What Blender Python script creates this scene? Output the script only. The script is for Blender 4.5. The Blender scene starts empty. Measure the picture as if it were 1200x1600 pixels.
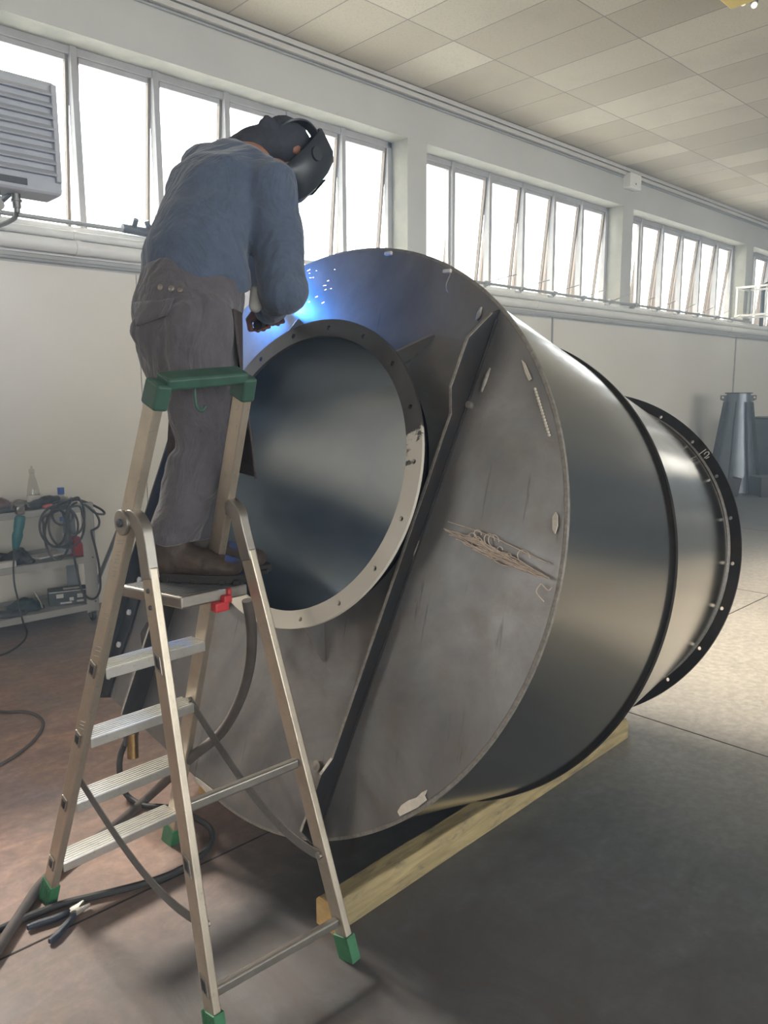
import bpy, bmesh, math, random
from mathutils import Vector, Matrix
random.seed(7)
V = Vector
PI = math.pi

# ------------------------------------------------------------------ camera
scene = bpy.context.scene
col = scene.collection
YAW, PITCH, ROLL, FPX = math.radians(43.452), math.radians(8.806), math.radians(-0.299), 1201.7
CAM = V((0, 0, 1.7))
fw = V((math.sin(YAW)*math.cos(PITCH), math.cos(YAW)*math.cos(PITCH), -math.sin(PITCH)))
_r = V((math.cos(YAW), -math.sin(YAW), 0)); _u = _r.cross(fw)
rt = _r*math.cos(ROLL) + _u*math.sin(ROLL)
up = -_r*math.sin(ROLL) + _u*math.cos(ROLL)
cd = bpy.data.cameras.new('camera'); cam = bpy.data.objects.new('camera', cd); col.objects.link(cam)
cam.matrix_world = Matrix((( rt.x, up.x, -fw.x, CAM.x), (rt.y, up.y, -fw.y, CAM.y), (rt.z, up.z, -fw.z, CAM.z), (0,0,0,1)))
cd.sensor_fit = 'VERTICAL'; cd.sensor_height = 36.0; cd.lens = 36.0*FPX/1600; cd.clip_end = 300; cd.clip_start = .05
scene.camera = cam

# ------------------------------------------------------------------ light
scene.view_settings.view_transform = 'Standard'
scene.view_settings.look = 'None'
scene.view_settings.gamma = 1
scene.view_settings.use_curve_mapping = False
scene.view_settings.exposure = 0.0
SKY = 13.0
HAZE = .022
w = bpy.data.worlds.new('world'); scene.world = w; w.use_nodes = True
bg = w.node_tree.nodes['Background']; bg.inputs[0].default_value = (.86, .94, 1, 1); bg.inputs[1].default_value = SKY
sd = bpy.data.lights.new('sun', 'SUN'); sd.energy = 31; sd.angle = math.radians(17.0); sd.color = (1, .95, .88)
sun = bpy.data.objects.new('sun', sd); col.objects.link(sun)
sun.rotation_euler = V((-.115, .80, .66)).to_track_quat('Z', 'Y').to_euler()

YW, ZC, WT = 6.1, 4.89, .36          # window wall face, ceiling height, wall thickness
YB = -12.0                           # opposite wall
X0, X1 = -14.0, 46.0
SILL, HEAD = 2.96, 4.371
FSILL = 1.1                          # the opposite side is glazed lower down
PITCHX, PIER, WX = 4.452, .297, 6.151  # window spacing, pier width, right jamb of the first window in view

def portal(x, y, z, sx, sz, yaw):
    l = bpy.data.lights.new('window_portal', 'AREA'); l.shape = 'RECTANGLE'; l.size = sx; l.size_y = sz
    l.cycles.is_portal = True
    o = bpy.data.objects.new('window_portal', l); col.objects.link(o)
    o.location = (x, y, z); o.rotation_euler = (math.radians(90), 0, yaw)
wins = []                            # (x_left, x_right) of each window opening in the wall
for k in range(-4, 9):
    xr = WX + k*PITCHX
    wins.append((xr-PITCHX+PIER, xr))
bwins = [((-.2, b) if k == 3 else (a, b)) for k, (a, b) in enumerate(wins) if k >= 1]   # window wall; the unseen window left of view is narrowed to shade the floor
portal((bwins[0][0]+bwins[-1][1])/2, YW+WT+.05, (SILL+HEAD)/2, bwins[-1][1]-bwins[0][0], HEAD-SILL, PI)
fwins = [q for q in wins if q[1] < 17]
portal((fwins[0][0]+fwins[-1][1])/2, YB-WT-.05, (FSILL+HEAD)/2, fwins[-1][1]-fwins[0][0], HEAD-FSILL, 0)

# ------------------------------------------------------------------ helpers
def lin(c):
    return tuple(((v/255)/12.92 if v/255 <= .04045 else ((v/255+.055)/1.055)**2.4) for v in c) + (1,)

def at(px, py, d):
    """point seen at pixel (px, py) of the 1200x1600 frame, d metres deep along the view axis"""
    return CAM + (rt*((px-600)/FPX) + up*((800-py)/FPX) + fw)*d
def on_z(px, py, z):
    r = rt*((px-600)/FPX) + up*((800-py)/FPX) + fw
    return CAM + r*((z-CAM.z)/r.z)
def on_y(px, py, y):
    r = rt*((px-600)/FPX) + up*((800-py)/FPX) + fw
    return CAM + r*((y-CAM.y)/r.y)
def on_plane(px, py, p, n):
    r = rt*((px-600)/FPX) + up*((800-py)/FPX) + fw
    return CAM + r*((p-CAM).dot(n)/r.dot(n))

class MB:
    def __init__(s): s.v = []; s.f = []; s.m = []
    def add(s, vs, fs, mi=0):
        o = len(s.v); s.v += [V(q) for q in vs]; s.f += [[i+o for i in f] for f in fs]; s.m += [mi]*len(fs); return s
    def box(s, c, size, ax=None, mi=0):
        X, Y, Z = ax or (V((1,0,0)), V((0,1,0)), V((0,0,1)))
        c = V(c); hx, hy, hz = [q/2 for q in size]
        vs = [c+X*(a*hx)+Y*(b*hy)+Z*(d*hz) for a in (-1,1) for b in (-1,1) for d in (-1,1)]
        return s.add(vs, [(0,1,3,2),(4,6,7,5),(0,4,5,1),(2,3,7,6),(0,2,6,4),(1,5,7,3)], mi)
    def bx(s, x0, x1, y0, y1, z0, z1, mi=0):
        return s.box(((x0+x1)/2,(y0+y1)/2,(z0+z1)/2), (x1-x0,y1-y0,z1-z0), mi=mi)
    def bar(s, a, b, wx, wy, ref=V((0,0,1)), mi=0, b_scale=1.0):
        """rectangular bar from a to b; wx across ref x axis, wy along ref"""
        a, b = V(a), V(b); z = (b-a).normalized(); x = V(ref).cross(z)
        if x.length < 1e-5: x = V((1,0,0)).cross(z)
        x.normalize(); y = z.cross(x)
        vs = []
        for p, k in ((a,1),(b,b_scale)):
            vs += [p+x*(i*wx/2*k)+y*(j*wy/2*k) for i, j in ((-1,-1),(1,-1),(1,1),(-1,1))]
        return s.add(vs, [(3,2,1,0),(4,5,6,7)]+[(i,(i+1)%4,4+(i+1)%4,4+i) for i in range(4)], mi)
    def sweep(s, pts, wx, wy, ref=V((0,0,1)), mi=0):
        """continuous rectangular strip along a path; wy along ref, wx across it"""
        P = [V(p) for p in pts]; N = len(P); vs = []
        ws = wx if isinstance(wx,(list,tuple)) else [wx]*N
        for i in range(N):
            t = (P[min(i+1,N-1)]-P[max(i-1,0)]).normalized(); y = V(ref)-t*V(ref).dot(t); y.normalize(); x = y.cross(t)
            vs += [P[i]+x*(a*ws[i]/2)+y*(b*wy/2) for a, b in ((-1,-1),(1,-1),(1,1),(-1,1))]
        return s.add(vs, [(3,2,1,0)]+[(i*4+k,i*4+(k+1)%4,i*4+4+(k+1)%4,i*4+4+k) for i in range(N-1) for k in range(4)]+[tuple((N-1)*4+k for k in range(4))], mi)
    def tube(s, pts, r, n=10, mi=0, closed=False, caps=True):
        pts = [V(p) for p in pts]; N = len(pts)
        rs = r if isinstance(r, (list, tuple)) else [r]*N
        prev = None; rings = []
        for i in range(N):
            if closed: t = pts[(i+1)%N]-pts[i-1]
            else: t = pts[min(i+1,N-1)]-pts[max(i-1,0)]
            t.normalize()
            if prev is None:
                x = t.cross(V((0,0,1)))
                if x.length < .05: x = t.cross(V((1,0,0)))
            else: x = prev - t*prev.dot(t)
            x.normalize(); prev = x; y = t.cross(x)
            rings.append([pts[i]+(x*math.cos(2*PI*k/n)+y*math.sin(2*PI*k/n))*rs[i] for k in range(n)])
        vs = [q for rg in rings for q in rg]; fs = []
        for i in range(N if closed else N-1):
            j = (i+1)%N
            fs += [(i*n+k, i*n+(k+1)%n, j*n+(k+1)%n, j*n+k) for k in range(n)]
        if not closed and caps: fs += [tuple(range(n-1,-1,-1)), tuple((N-1)*n+k for k in range(n))]
        return s.add(vs, fs, mi)
    def lathe(s, o, z, prof, n=32, x=None, mi=0):
        """prof = [(r, h)...] spun about axis z through o"""
        o = V(o); z = V(z).normalized()
        if x is None:
            x = z.cross(V((0,0,1)))
            if x.length < .05: x = V((1,0,0))
        x = (x - z*x.dot(z)).normalized(); y = z.cross(x); vs = []; fs = []
        for r, h in prof:
            vs += [o+z*h+(x*math.cos(2*PI*k/n)+y*math.sin(2*PI*k/n))*max(r,1e-5) for k in range(n)]
        for i in range(len(prof)-1):
            fs += [(i*n+k, i*n+(k+1)%n, (i+1)*n+(k+1)%n, (i+1)*n+k) for k in range(n)]
        return s.add(vs, fs, mi)
    def cyl(s, a, b, r, n=16, mi=0, r2=None):
        a, b = V(a), V(b); h = (b-a).length
        return s.lathe(a, b-a, [(0,0),(r,0),(r2 if r2 is not None else r,h),(0,h)], n, mi=mi)
    def sphere(s, c, r, n=12, mi=0, ax=None):
        m = n//2; prof = [(math.sin(PI*i/m), -math.cos(PI*i/m)) for i in range(m+1)]
        X, Y, Z = ax or (V((1,0,0)), V((0,1,0)), V((0,0,1)))
        rr = r if isinstance(r, (list,tuple)) else (r,r,r); c = V(c); vs = []; fs = []
        for q, h in prof:
            vs += [c+X*(q*math.cos(2*PI*k/n)*rr[0])+Y*(q*math.sin(2*PI*k/n)*rr[1])+Z*(h*rr[2]) for k in range(n)]
        for i in range(m): fs += [(i*n+k, i*n+(k+1)%n, (i+1)*n+(k+1)%n, (i+1)*n+k) for k in range(n)]
        return s.add(vs, fs, mi)
    def prism(s, poly, d, mi=0):
        """poly: list of points in a plane; extruded by vector d"""
        n = len(poly); d = V(d); vs = [V(p) for p in poly]+[V(p)+d for p in poly]
        return s.add(vs, [tuple(range(n-1,-1,-1)), tuple(range(n,2*n))]+[(i,(i+1)%n,n+(i+1)%n,n+i) for i in range(n)], mi)
    def limb(s, pts, rad, ref=V((0,1,0)), n=18, mi=0, cap=1.0):
        """closed tapered limb with rounded ends; rad items are r or (r_ref, r_other)"""
        P = [V(p) for p in pts]; R = [(q if isinstance(q,(tuple,list)) else (q,q)) for q in rad]
        secs = []
        N = len(P)
        for i in range(N):
            t = (P[min(i+1,N-1)]-P[max(i-1,0)]).normalized()
            secs.append((P[i], t, R[i]))
        t0, t1 = secs[0][1], secs[-1][1]
        pre = [(P[0]-t0*min(R[0])*cap*math.sin(a), t0, (R[0][0]*math.cos(a), R[0][1]*math.cos(a))) for a in (1.5, 1.15, .75, .38)]
        post = [(P[-1]+t1*min(R[-1])*cap*math.sin(a), t1, (R[-1][0]*math.cos(a), R[-1][1]*math.cos(a))) for a in (.38, .75, 1.15, 1.5)]
        secs = pre+secs+post; vs = []; fs = []
        for c, t, (ra, rb) in secs:
            x = V(ref) - t*V(ref).dot(t); x.normalize(); y = t.cross(x)
            vs += [c+x*(ra*math.cos(2*PI*k/n))+y*(rb*math.sin(2*PI*k/n)) for k in range(n)]
        M = len(secs)
        for i in range(M-1): fs += [(i*n+k, i*n+(k+1)%n, (i+1)*n+(k+1)%n, (i+1)*n+k) for k in range(n)]
        fs += [tuple(range(n-1,-1,-1)), tuple((M-1)*n+k for k in range(n))]
        return s.add(vs, fs, mi)
    def build(s, name, mat, parent=None, smooth=35, bevel=0, seg=2):
        me = bpy.data.meshes.new(name); me.from_pydata([tuple(q) for q in s.v], [], s.f); me.update()
        mats = mat if isinstance(mat, (list,tuple)) else [mat]
        for q in mats: me.materials.append(q)
        me.polygons.foreach_set('material_index', s.m)
        bm = bmesh.new(); bm.from_mesh(me); bmesh.ops.recalc_face_normals(bm, faces=bm.faces); bm.to_mesh(me); bm.free()
        if smooth:
            me.polygons.foreach_set('use_smooth', [True]*len(me.polygons)); me.set_sharp_from_angle(angle=math.radians(smooth))
        o = bpy.data.objects.new(name, me); col.objects.link(o)
        if bevel:
            b = o.modifiers.new('bevel', 'BEVEL'); b.width = bevel; b.segments = seg; b.limit_method = 'ANGLE'; b.angle_limit = math.radians(40)
        if parent: parent_keep(o, parent)
        return o

def parent_keep(o, p):
    o.parent = p; o.matrix_parent_inverse = world_of(p).inverted()
def world_of(o):
    m = o.matrix_basis.copy()
    if o.parent: m = world_of(o.parent) @ o.matrix_parent_inverse @ m
    return m
def tag(o, label=None, cat=None, group=None, kind=None):
    if label: o['label'] = label
    if cat: o['category'] = cat
    if group: o['group'] = group
    if kind: o['kind'] = kind
    return o
def thing(name, label, cat, loc, group=None):
    o = bpy.data.objects.new(name, None); o.empty_display_size = .1; col.objects.link(o); o.location = V(loc)
    return tag(o, label, cat, group)
def struct(o): o['kind'] = 'structure'; return o
def spline(pts, k=8, closed=False):
    """Catmull-Rom through points"""
    P = [V(p) for p in pts]; out = []; N = len(P)
    for i in range(N if closed else N-1):
        if closed: p0,p1,p2,p3 = P[i-1],P[i],P[(i+1)%N],P[(i+2)%N]
        else: p0,p1,p2,p3 = P[max(i-1,0)],P[i],P[i+1],P[min(i+2,N-1)]
        for j in range(k):
            t = j/k
            out.append(.5*((2*p1)+(p2-p0)*t+(2*p0-5*p1+4*p2-p3)*t*t+(3*p1-p0-3*p2+p3)*t**3))
    if not closed: out.append(P[-1])
    return out
def blob(name, mb, mat, parent, voxel=.01, smooth=6, disp=None):
    """one continuous skin over overlapping limbs"""
    o = mb.build(name, mat, None, 0)
    r = o.modifiers.new('r','REMESH'); r.mode = 'VOXEL'; r.voxel_size = voxel
    if smooth: sm = o.modifiers.new('s','SMOOTH'); sm.factor = .5; sm.iterations = smooth
    for strength, size, depth in (disp or []):
        tx = bpy.data.textures.new('folds', 'WOOD' if depth < 0 else 'CLOUDS'); tx.noise_scale = size
        if depth < 0: tx.wood_type = 'BANDNOISE'; tx.turbulence = -depth; tx.noise_basis_2 = 'SIN'
        else: tx.noise_depth = depth
        d = o.modifiers.new('d','DISPLACE'); d.texture = tx; d.strength = strength; d.mid_level = .5; d.texture_coords = 'LOCAL'
    dg = bpy.context.evaluated_depsgraph_get(); dg.update()
    me = bpy.data.meshes.new_from_object(o.evaluated_get(dg)); me.name = name
    o.modifiers.clear(); old = o.data; o.data = me; bpy.data.meshes.remove(old)
    me.polygons.foreach_set('use_smooth', [True]*len(me.polygons))
    if parent: parent_keep(o, parent)
    return o

# ------------------------------------------------------------------ materials
MATS = {}
class NT:
    def __init__(s, name):
        s.m = bpy.data.materials.new(name); s.m.use_nodes = True; s.t = s.m.node_tree; s.n = s.t.nodes; s.l = s.t.links
        s.b = s.n['Principled BSDF']
    def node(s, t, **k):
        q = s.n.new(t)
        for a, v in k.items(): setattr(q, a, v)
        return q
    def coord(s, kind='Object', scale=(1,1,1)):
        t = s.node('ShaderNodeTexCoord'); m = s.node('ShaderNodeMapping'); m.inputs['Scale'].default_value = scale
        s.l.new(t.outputs[kind], m.inputs[0]); return m.outputs[0]
    def noise(s, co, scale, detail=5, rough=.6, dist=0):
        q = s.node('ShaderNodeTexNoise'); q.inputs['Scale'].default_value = scale; q.inputs['Detail'].default_value = detail
        q.inputs['Roughness'].default_value = rough; q.inputs['Distortion'].default_value = dist
        s.l.new(co, q.inputs['Vector']); return q.outputs['Fac']
    def ramp(s, f, stops):
        q = s.node('ShaderNodeValToRGB'); e = q.color_ramp.elements
        while len(e) < len(stops): e.new(.5)
        for i, (p, c) in enumerate(stops): e[i].position = p; e[i].color = c if len(c) == 4 else (*c, 1)
        s.l.new(f, q.inputs[0]); return q.outputs[0]
    def mix(s, f, a, b, mode='MIX'):
        q = s.node('ShaderNodeMix', data_type='RGBA', blend_type=mode)
        for inp, v in ((q.inputs[0], f), (q.inputs[6], a), (q.inputs[7], b)):
            if hasattr(v, 'links'): s.l.new(v, inp)
            else: inp.default_value = v
        return q.outputs[2]
    def math(s, op, a, b=0.0, clamp=False):
        q = s.node('ShaderNodeMath', operation=op); q.use_clamp = clamp
        for inp, v in ((q.inputs[0], a), (q.inputs[1], b)):
            if hasattr(v, 'links'): s.l.new(v, inp)
            else: inp.default_value = v
        return q.outputs[0]
    def set(s, **k):
        for a, v in k.items():
            a = {'base':'Base Color','rough':'Roughness','metal':'Metallic','spec':'Specular IOR Level','alpha':'Alpha','trans':'Transmission Weight','ior':'IOR','aniso':'Anisotropic','sheen':'Sheen Weight'}[a]
            if hasattr(v, 'links'): s.l.new(v, s.b.inputs[a])
            else: s.b.inputs[a].default_value = v
        return s
    def bump(s, h, strength=.3, dist=.01):
        q = s.node('ShaderNodeBump'); q.inputs['Strength'].default_value = strength; q.inputs['Distance'].default_value = dist
        s.l.new(h, q.inputs['Height']); s.l.new(q.outputs[0], s.b.inputs['Normal']); return s
W1 = (1,1,1,1); B0 = (0,0,0,1)
def simple(name, rgb, rough=.6, metal=0, var=.12, scale=18, bump=0, **k):
    """procedural: base colour broken up by noise"""
    t = NT(name); c = lin(rgb); co = t.coord()
    n = t.noise(co, scale, 6, .65)
    lo = tuple(q*(1-var) for q in c[:3])+(1,); hi = tuple(min(1,q*(1+var)) for q in c[:3])+(1,)
    t.set(base=t.ramp(n, [(.3,lo),(.7,hi)]), rough=rough, metal=metal, **k)
    if bump: t.bump(n, bump)
    MATS[name] = t.m; return t.m
def cloth(name, rgb, var, fold):
    t = NT(name); c = lin(rgb); a = t.noise(t.coord('Object',(1,1,.55)), 6, 4, .5, 1.8); b = t.noise(t.coord(), 40, 5, .7)
    lo = tuple(q*(1-var) for q in c[:3])+(1,); hi = tuple(min(1,q*(1+var)) for q in c[:3])+(1,)
    t.set(base=t.ramp(b, [(.3,lo),(.7,hi)]), rough=.92, sheen=.25)
    h = t.math('ADD', a, t.math('MULTIPLY', b, .04)); t.bump(h, fold, .05); return t.m

# floor: painted concrete, rust dust to the left, worn and dusty
t = NT('floor_concrete'); co = t.coord('Object')
n1 = t.noise(co, .9, 6, .6, .4); n2 = t.noise(t.coord('Object',(1.0,2.2,1)), 3.2, 8, .7, .8); n3 = t.noise(co, 22, 8, .7)
grey = t.mix(t.ramp(n2,[(.35,B0),(.7,W1)]), lin((90,94,98)), lin((116,120,122)))
rust = t.mix(t.ramp(n2,[(.3,B0),(.7,W1)]), lin((160,116,94)), lin((212,164,138)))
sep = t.node('ShaderNodeSeparateXYZ'); tc = t.node('ShaderNodeTexCoord'); t.l.new(tc.outputs['Object'], sep.inputs[0])
mx = t.math('ADD', t.math('MULTIPLY', sep.outputs[0], -.46), 1.25)
mx = t.math('ADD', mx, t.math('MULTIPLY', t.math('SUBTRACT', sep.outputs[0], 8.0), .5, True))
mx = t.math('SUBTRACT', mx, t.math('MULTIPLY', t.math('SUBTRACT', 2.8, sep.outputs[1]), .5, True))      # rust dust lies left of the plate
mx = t.math('ADD', mx, t.math('MULTIPLY', t.math('SUBTRACT', n1, .5), 2.2), True)
base = t.mix(t.math('MULTIPLY', mx, .85), grey, rust)
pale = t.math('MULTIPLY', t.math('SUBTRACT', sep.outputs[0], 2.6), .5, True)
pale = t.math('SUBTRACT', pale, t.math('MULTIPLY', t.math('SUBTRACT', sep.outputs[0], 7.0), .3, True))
base = t.mix(t.math('MULTIPLY', pale, .8, True), base, lin((208,198,182)))  # sun and window glare on the right-hand floor, painted in as a paler colour
base = t.mix(t.ramp(n3,[(.42,W1),(.6,B0)]), base, t.mix(.28, base, lin((70,66,64))))
base = t.mix(t.ramp(t.noise(t.coord('Object',(1,1.6,1)), 5.5, 9, .75, 1.2),[(.58,B0),(.72,(.45,.45,.45,1))]), base, lin((72,68,66)))
near_shade = t.math('MULTIPLY', t.math('MULTIPLY', t.math('SUBTRACT', 2.75, sep.outputs[1]), 1.1, True), t.math('SUBTRACT', 2.6, sep.outputs[0], True))
streak_n = t.noise(t.coord('Object',(1.5,.8,1)), 2.6, 9, .75, 1.6)          # dirt streaks, plus shade put into the colour of the near-left floor
base = t.mix(t.math('MULTIPLY', near_shade, t.ramp(streak_n,[(.30,(.35,.35,.35,1)),(.62,W1)])), base, lin((84,77,74)))
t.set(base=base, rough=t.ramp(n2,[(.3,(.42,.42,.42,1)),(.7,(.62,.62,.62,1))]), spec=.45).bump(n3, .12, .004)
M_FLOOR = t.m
# wall paint
t = NT('wall_paint'); co = t.coord(); a = t.noise(co, .7, 5, .6); b = t.noise(co, 9, 7, .7)
base = t.mix(t.ramp(a,[(.3,B0),(.7,W1)]), lin((172,170,163)), lin((188,186,179)))
base = t.mix(t.ramp(b,[(.62,B0),(.74,(.5,.5,.5,1))]), base, lin((156,152,144)))
t.set(base=base, rough=.75).bump(b, .05, .004); M_WALL = t.m
M_REVEAL = simple('dimmed_reveal', (138,134,120), .85, 0, .16, 5, .05)  # darker colour stands in for weaker window light on the reveals
t = NT('lower_wall_panels'); co = t.coord(); a = t.noise(co, .8, 5, .6)
t.set(base=t.ramp(a,[(.3,lin((206,200,188))),(.7,lin((216,211,200)))]), rough=.55); M_LOW = t.m
# ceiling: mineral tiles 1.2 x 0.6 with speckle, some tiles cleaner than others
t = NT('ceiling_tiles'); co = t.coord('Object')
br = t.node('ShaderNodeTexBrick'); br.offset = 0; br.squash = 1
br.inputs['Scale'].default_value = 1; br.inputs['Brick Width'].default_value = .6; br.inputs['Row Height'].default_value = 1.19
br.inputs['Mortar Size'].default_value = .006; br.inputs['Mortar Smooth'].default_value = .2; br.inputs['Bias'].default_value = -.35
br.inputs['Color1'].default_value = lin((174,163,141)); br.inputs['Color2'].default_value = lin((208,199,178)); br.inputs['Mortar'].default_value = lin((120,110,98))
mp = t.node('ShaderNodeMapping'); mp.inputs['Location'].default_value = (-5.136+.6*40, -5.09+1.19*20, 0)
t.l.new(t.node('ShaderNodeTexCoord').outputs['Object'], mp.inputs[0]); t.l.new(mp.outputs[0], br.inputs['Vector'])
sp = t.noise(co, 55, 3, .6); sp2 = t.noise(co, 1.1, 4, .6)
base = t.mix(t.ramp(sp,[(.56,B0),(.66,(.42,.42,.42,1))]), br.outputs['Color'], lin((128,118,104)))
base = t.mix(t.ramp(sp2,[(.5,B0),(.75,(.3,.3,.3,1))]), base, lin((140,130,116)))
t.set(base=base, rough=.9).bump(sp, .15, .006); M_CEIL = t.m

def steel(name, lo, hi, rough, metal, warm=None, stretch=(1,1,1), rvar=.1, scr=True, bmp=.03):
    t = NT(name); co = t.coord('Object', stretch)
    a = t.noise(co, 1.6, 7, .65, .6); b = t.noise(co, 7, 8, .7); sc = t.noise(t.coord('Object', (stretch[0]*26, stretch[1]*2.2, stretch[2]*26)), 1.4, 5, .6)
    base = t.mix(t.ramp(a,[(.3,B0),(.7,W1)]), lin(lo), lin(hi))
    if warm: base = t.mix(t.ramp(b,[(.45,B0),(.7,(.7,.7,.7,1))]), base, lin(warm))
    if scr: base = t.mix(t.ramp(sc,[(.63,B0),(.70,(.45,.45,.45,1))]), base, tuple(q*.45 for q in lin(lo)[:3])+(1,))
    t.set(base=base, metal=metal, rough=t.ramp(b,[(.3,(rough-rvar/2,)*3+(1,)),(.7,(rough+rvar/2,)*3+(1,))]))
    t.bump(a if bmp < .03 else b, bmp, .004); return t.m
M_PLATE = steel('plate_steel', (106,105,107), (160,156,153), .42, .6, (130,120,113))
M_SHELL = steel('rolled_steel', (192,194,194), (206,203,198), .18, 1.0, None, (1,1,.5), .05, False, .012)
M_CONE = steel('cone_steel', (186,186,182), (200,197,192), .18, 1.0, None, (1,1,.5), .05, False, .012)
M_TUBE = steel('tube_steel', (128,140,156), (146,156,166), .22, 1.0, None, (1,1,.6), .03, False, .008)
M_HOP = steel('blue_black_steel', (96,104,114), (120,126,132), .38, .85, None, (1,1,1), .08, False, .01)
M_DARK = steel('primed_dark_steel', (44,46,50), (66,64,64), .5, .6, (80,70,62))
M_FLG = steel('black_flange_steel', (34,33,34), (52,48,46), .45, .7, (70,60,52))
M_WELD = simple('weld_grey', (150,144,136), .5, .6, .3, 60, .3)
M_BLUEWELD = simple('heat_marked_steel', (86,86,96), .4, .8, .3, 30)
# opening flange: steel with remnants of pale paint along the lower rim
t = NT('flange_with_paint_remnants'); co = t.coord('Object'); a = t.noise(co, 2.2, 6, .6); b = t.noise(co, 6.5, 8, .62, .5)
sep = t.node('ShaderNodeSeparateXYZ'); tc = t.node('ShaderNodeTexCoord'); t.l.new(tc.outputs['Object'], sep.inputs[0])
low = t.math('SUBTRACT', t.math('MULTIPLY', sep.outputs[1], -.75), -.16)   # more paint left towards the lower rim
mask = t.ramp(t.math('ADD', b, low), [(.56,B0),(.585,W1)])
steelc = t.mix(t.ramp(a,[(.3,B0),(.7,W1)]), lin((74,72,72)), lin((112,108,104)))
t.set(base=t.mix(mask, steelc, lin((206,198,184))), rough=.5, metal=t.math('SUBTRACT', .7, t.math('MULTIPLY', mask, .7))); t.bump(mask, .25, .003)
M_OFLG = t.m
M_SEAL = simple('pale_dried_sealant', (206,196,182), .8, 0, .12, 40, .3)
M_TWINE = simple('tan_fibre', (206,188,172), .9, 0, .2, 60)
M_CHALK = simple('white_chalk', (205,200,192), .9, 0, .1, 60)

def alu(name, rgb, rough):
    t = NT(name); co = t.coord('Object',(1,1,1)); a = t.noise(co, 9, 8, .7); b = t.noise(co, 60, 5, .7)
    c = lin(rgb); base = t.mix(t.ramp(a,[(.35,B0),(.7,W1)]), tuple(q*.78 for q in c[:3])+(1,), c)
    base = t.mix(t.ramp(b,[(.6,B0),(.72,(.5,.5,.5,1))]), base, lin((120,108,94)))
    t.set(base=base, metal=.8, rough=rough).bump(b, .08, .002); return t.m
M_ALU = alu('dusty_aluminium', (196,184,166), .42)
M_ALU2 = alu('bright_tread_aluminium', (212,208,200), .36)
M_ALU3 = alu('grey_bracket_aluminium', (156,150,142), .4)
M_GREEN = simple('green_plastic', (48,80,66), .5, 0, .2, 20, spec=.5)
M_GREENB = simple('bright_green_plastic', (46,104,68), .55, 0, .25, 30)
M_RED = simple('red_plastic', (176,44,48), .45)
M_BLACK = simple('black_rubber', (30,30,32), .6, 0, .25, 25)
M_STRAP = simple('grey_webbing', (96,92,88), .8, 0, .2, 80, .2)
M_JACKET = cloth('navy_work_cloth', (74,85,104), .14, .55)
M_TROUSER = cloth('grey_work_cloth', (84,80,84), .14, .7)
M_APRON = simple('dark_leather_apron', (66,58,56), .8, 0, .35, 60, .3)
M_BOOT = simple('brown_boot_leather', (66,54,46), .65, 0, .3, 24, .3)
M_SOLE = simple('dark_boot_sole', (44,40,38), .8)
M_SKIN = simple('skin', (152,106,88), .55, 0, .1, 30)
M_GLOVE = simple('red_brown_leather_glove', (110,70,58), .7, 0, .3, 30, .3)
M_HELM = simple('dark_helmet_plastic', (44,48,54), .35, 0, .1, 10)
M_CLOTH = simple('dark_hood_cloth', (52,54,62), .95, 0, .2, 20, .2)
M_HOSE = simple('dusty_hose_rubber', (82,74,68), .75, 0, .25, 12, .1)
M_CABLE = simple('dark_cable', (46,44,44), .6, 0, .2, 20)
M_SHELF = simple('grey_painted_shelf', (152,150,146), .5, 0, .08, 6)
M_SHELFD = simple('blue_grey_upright', (104,108,112), .5, 0, .1, 6)
M_TEAL = simple('teal_tool_plastic', (16,98,104), .4, 0, .1, 10, spec=.5)
M_IRON = simple('tool_steel', (130,128,124), .35, .9, .2, 30)
M_BLUE = simple('blue_plastic_cap', (40,84,160), .4)
M_BRASS = simple('dull_brass', (150,122,78), .4, .9, .2, 30)
M_WHITEPIPE = simple('white_painted_pipe', (214,212,206), .45, 0, .05, 4)
M_GREYCOND = simple('grey_conduit', (150,150,148), .5, 0, .08, 6)
M_TRUNK = simple('pale_trunking', (186,182,174), .6, 0, .05, 5)
M_WFRAME = simple('grey_window_frame', (150,146,142), .55, 0, .1, 8)
M_SASH = simple('tan_sash_edge', (92,78,60), .6, 0, .15, 10)
M_CHEEK = simple('tan_cheek_plate', (84,70,54), .6, 0, .15, 10)
M_HEATER = simple('pale_grey_heater_paint', (176,178,182), .45, 0, .05, 5)
M_DGREY = simple('dark_grey_paint', (70,72,76), .5, 0, .1, 10)
M_YEL = simple('yellow_lamp_housing', (226,196,90), .4, 0, .05, 10)
M_CARTON = simple('dark_printed_carton', (58,66,68), .7, 0, .3, 20)
M_CARTONW = simple('white_print', (200,198,192), .8)
M_PALEBROWN = simple('brown_leather', (96,70,62), .8, 0, .2, 20)
M_PAPER = simple('pale_paper', (206,202,194), .85)
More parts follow.
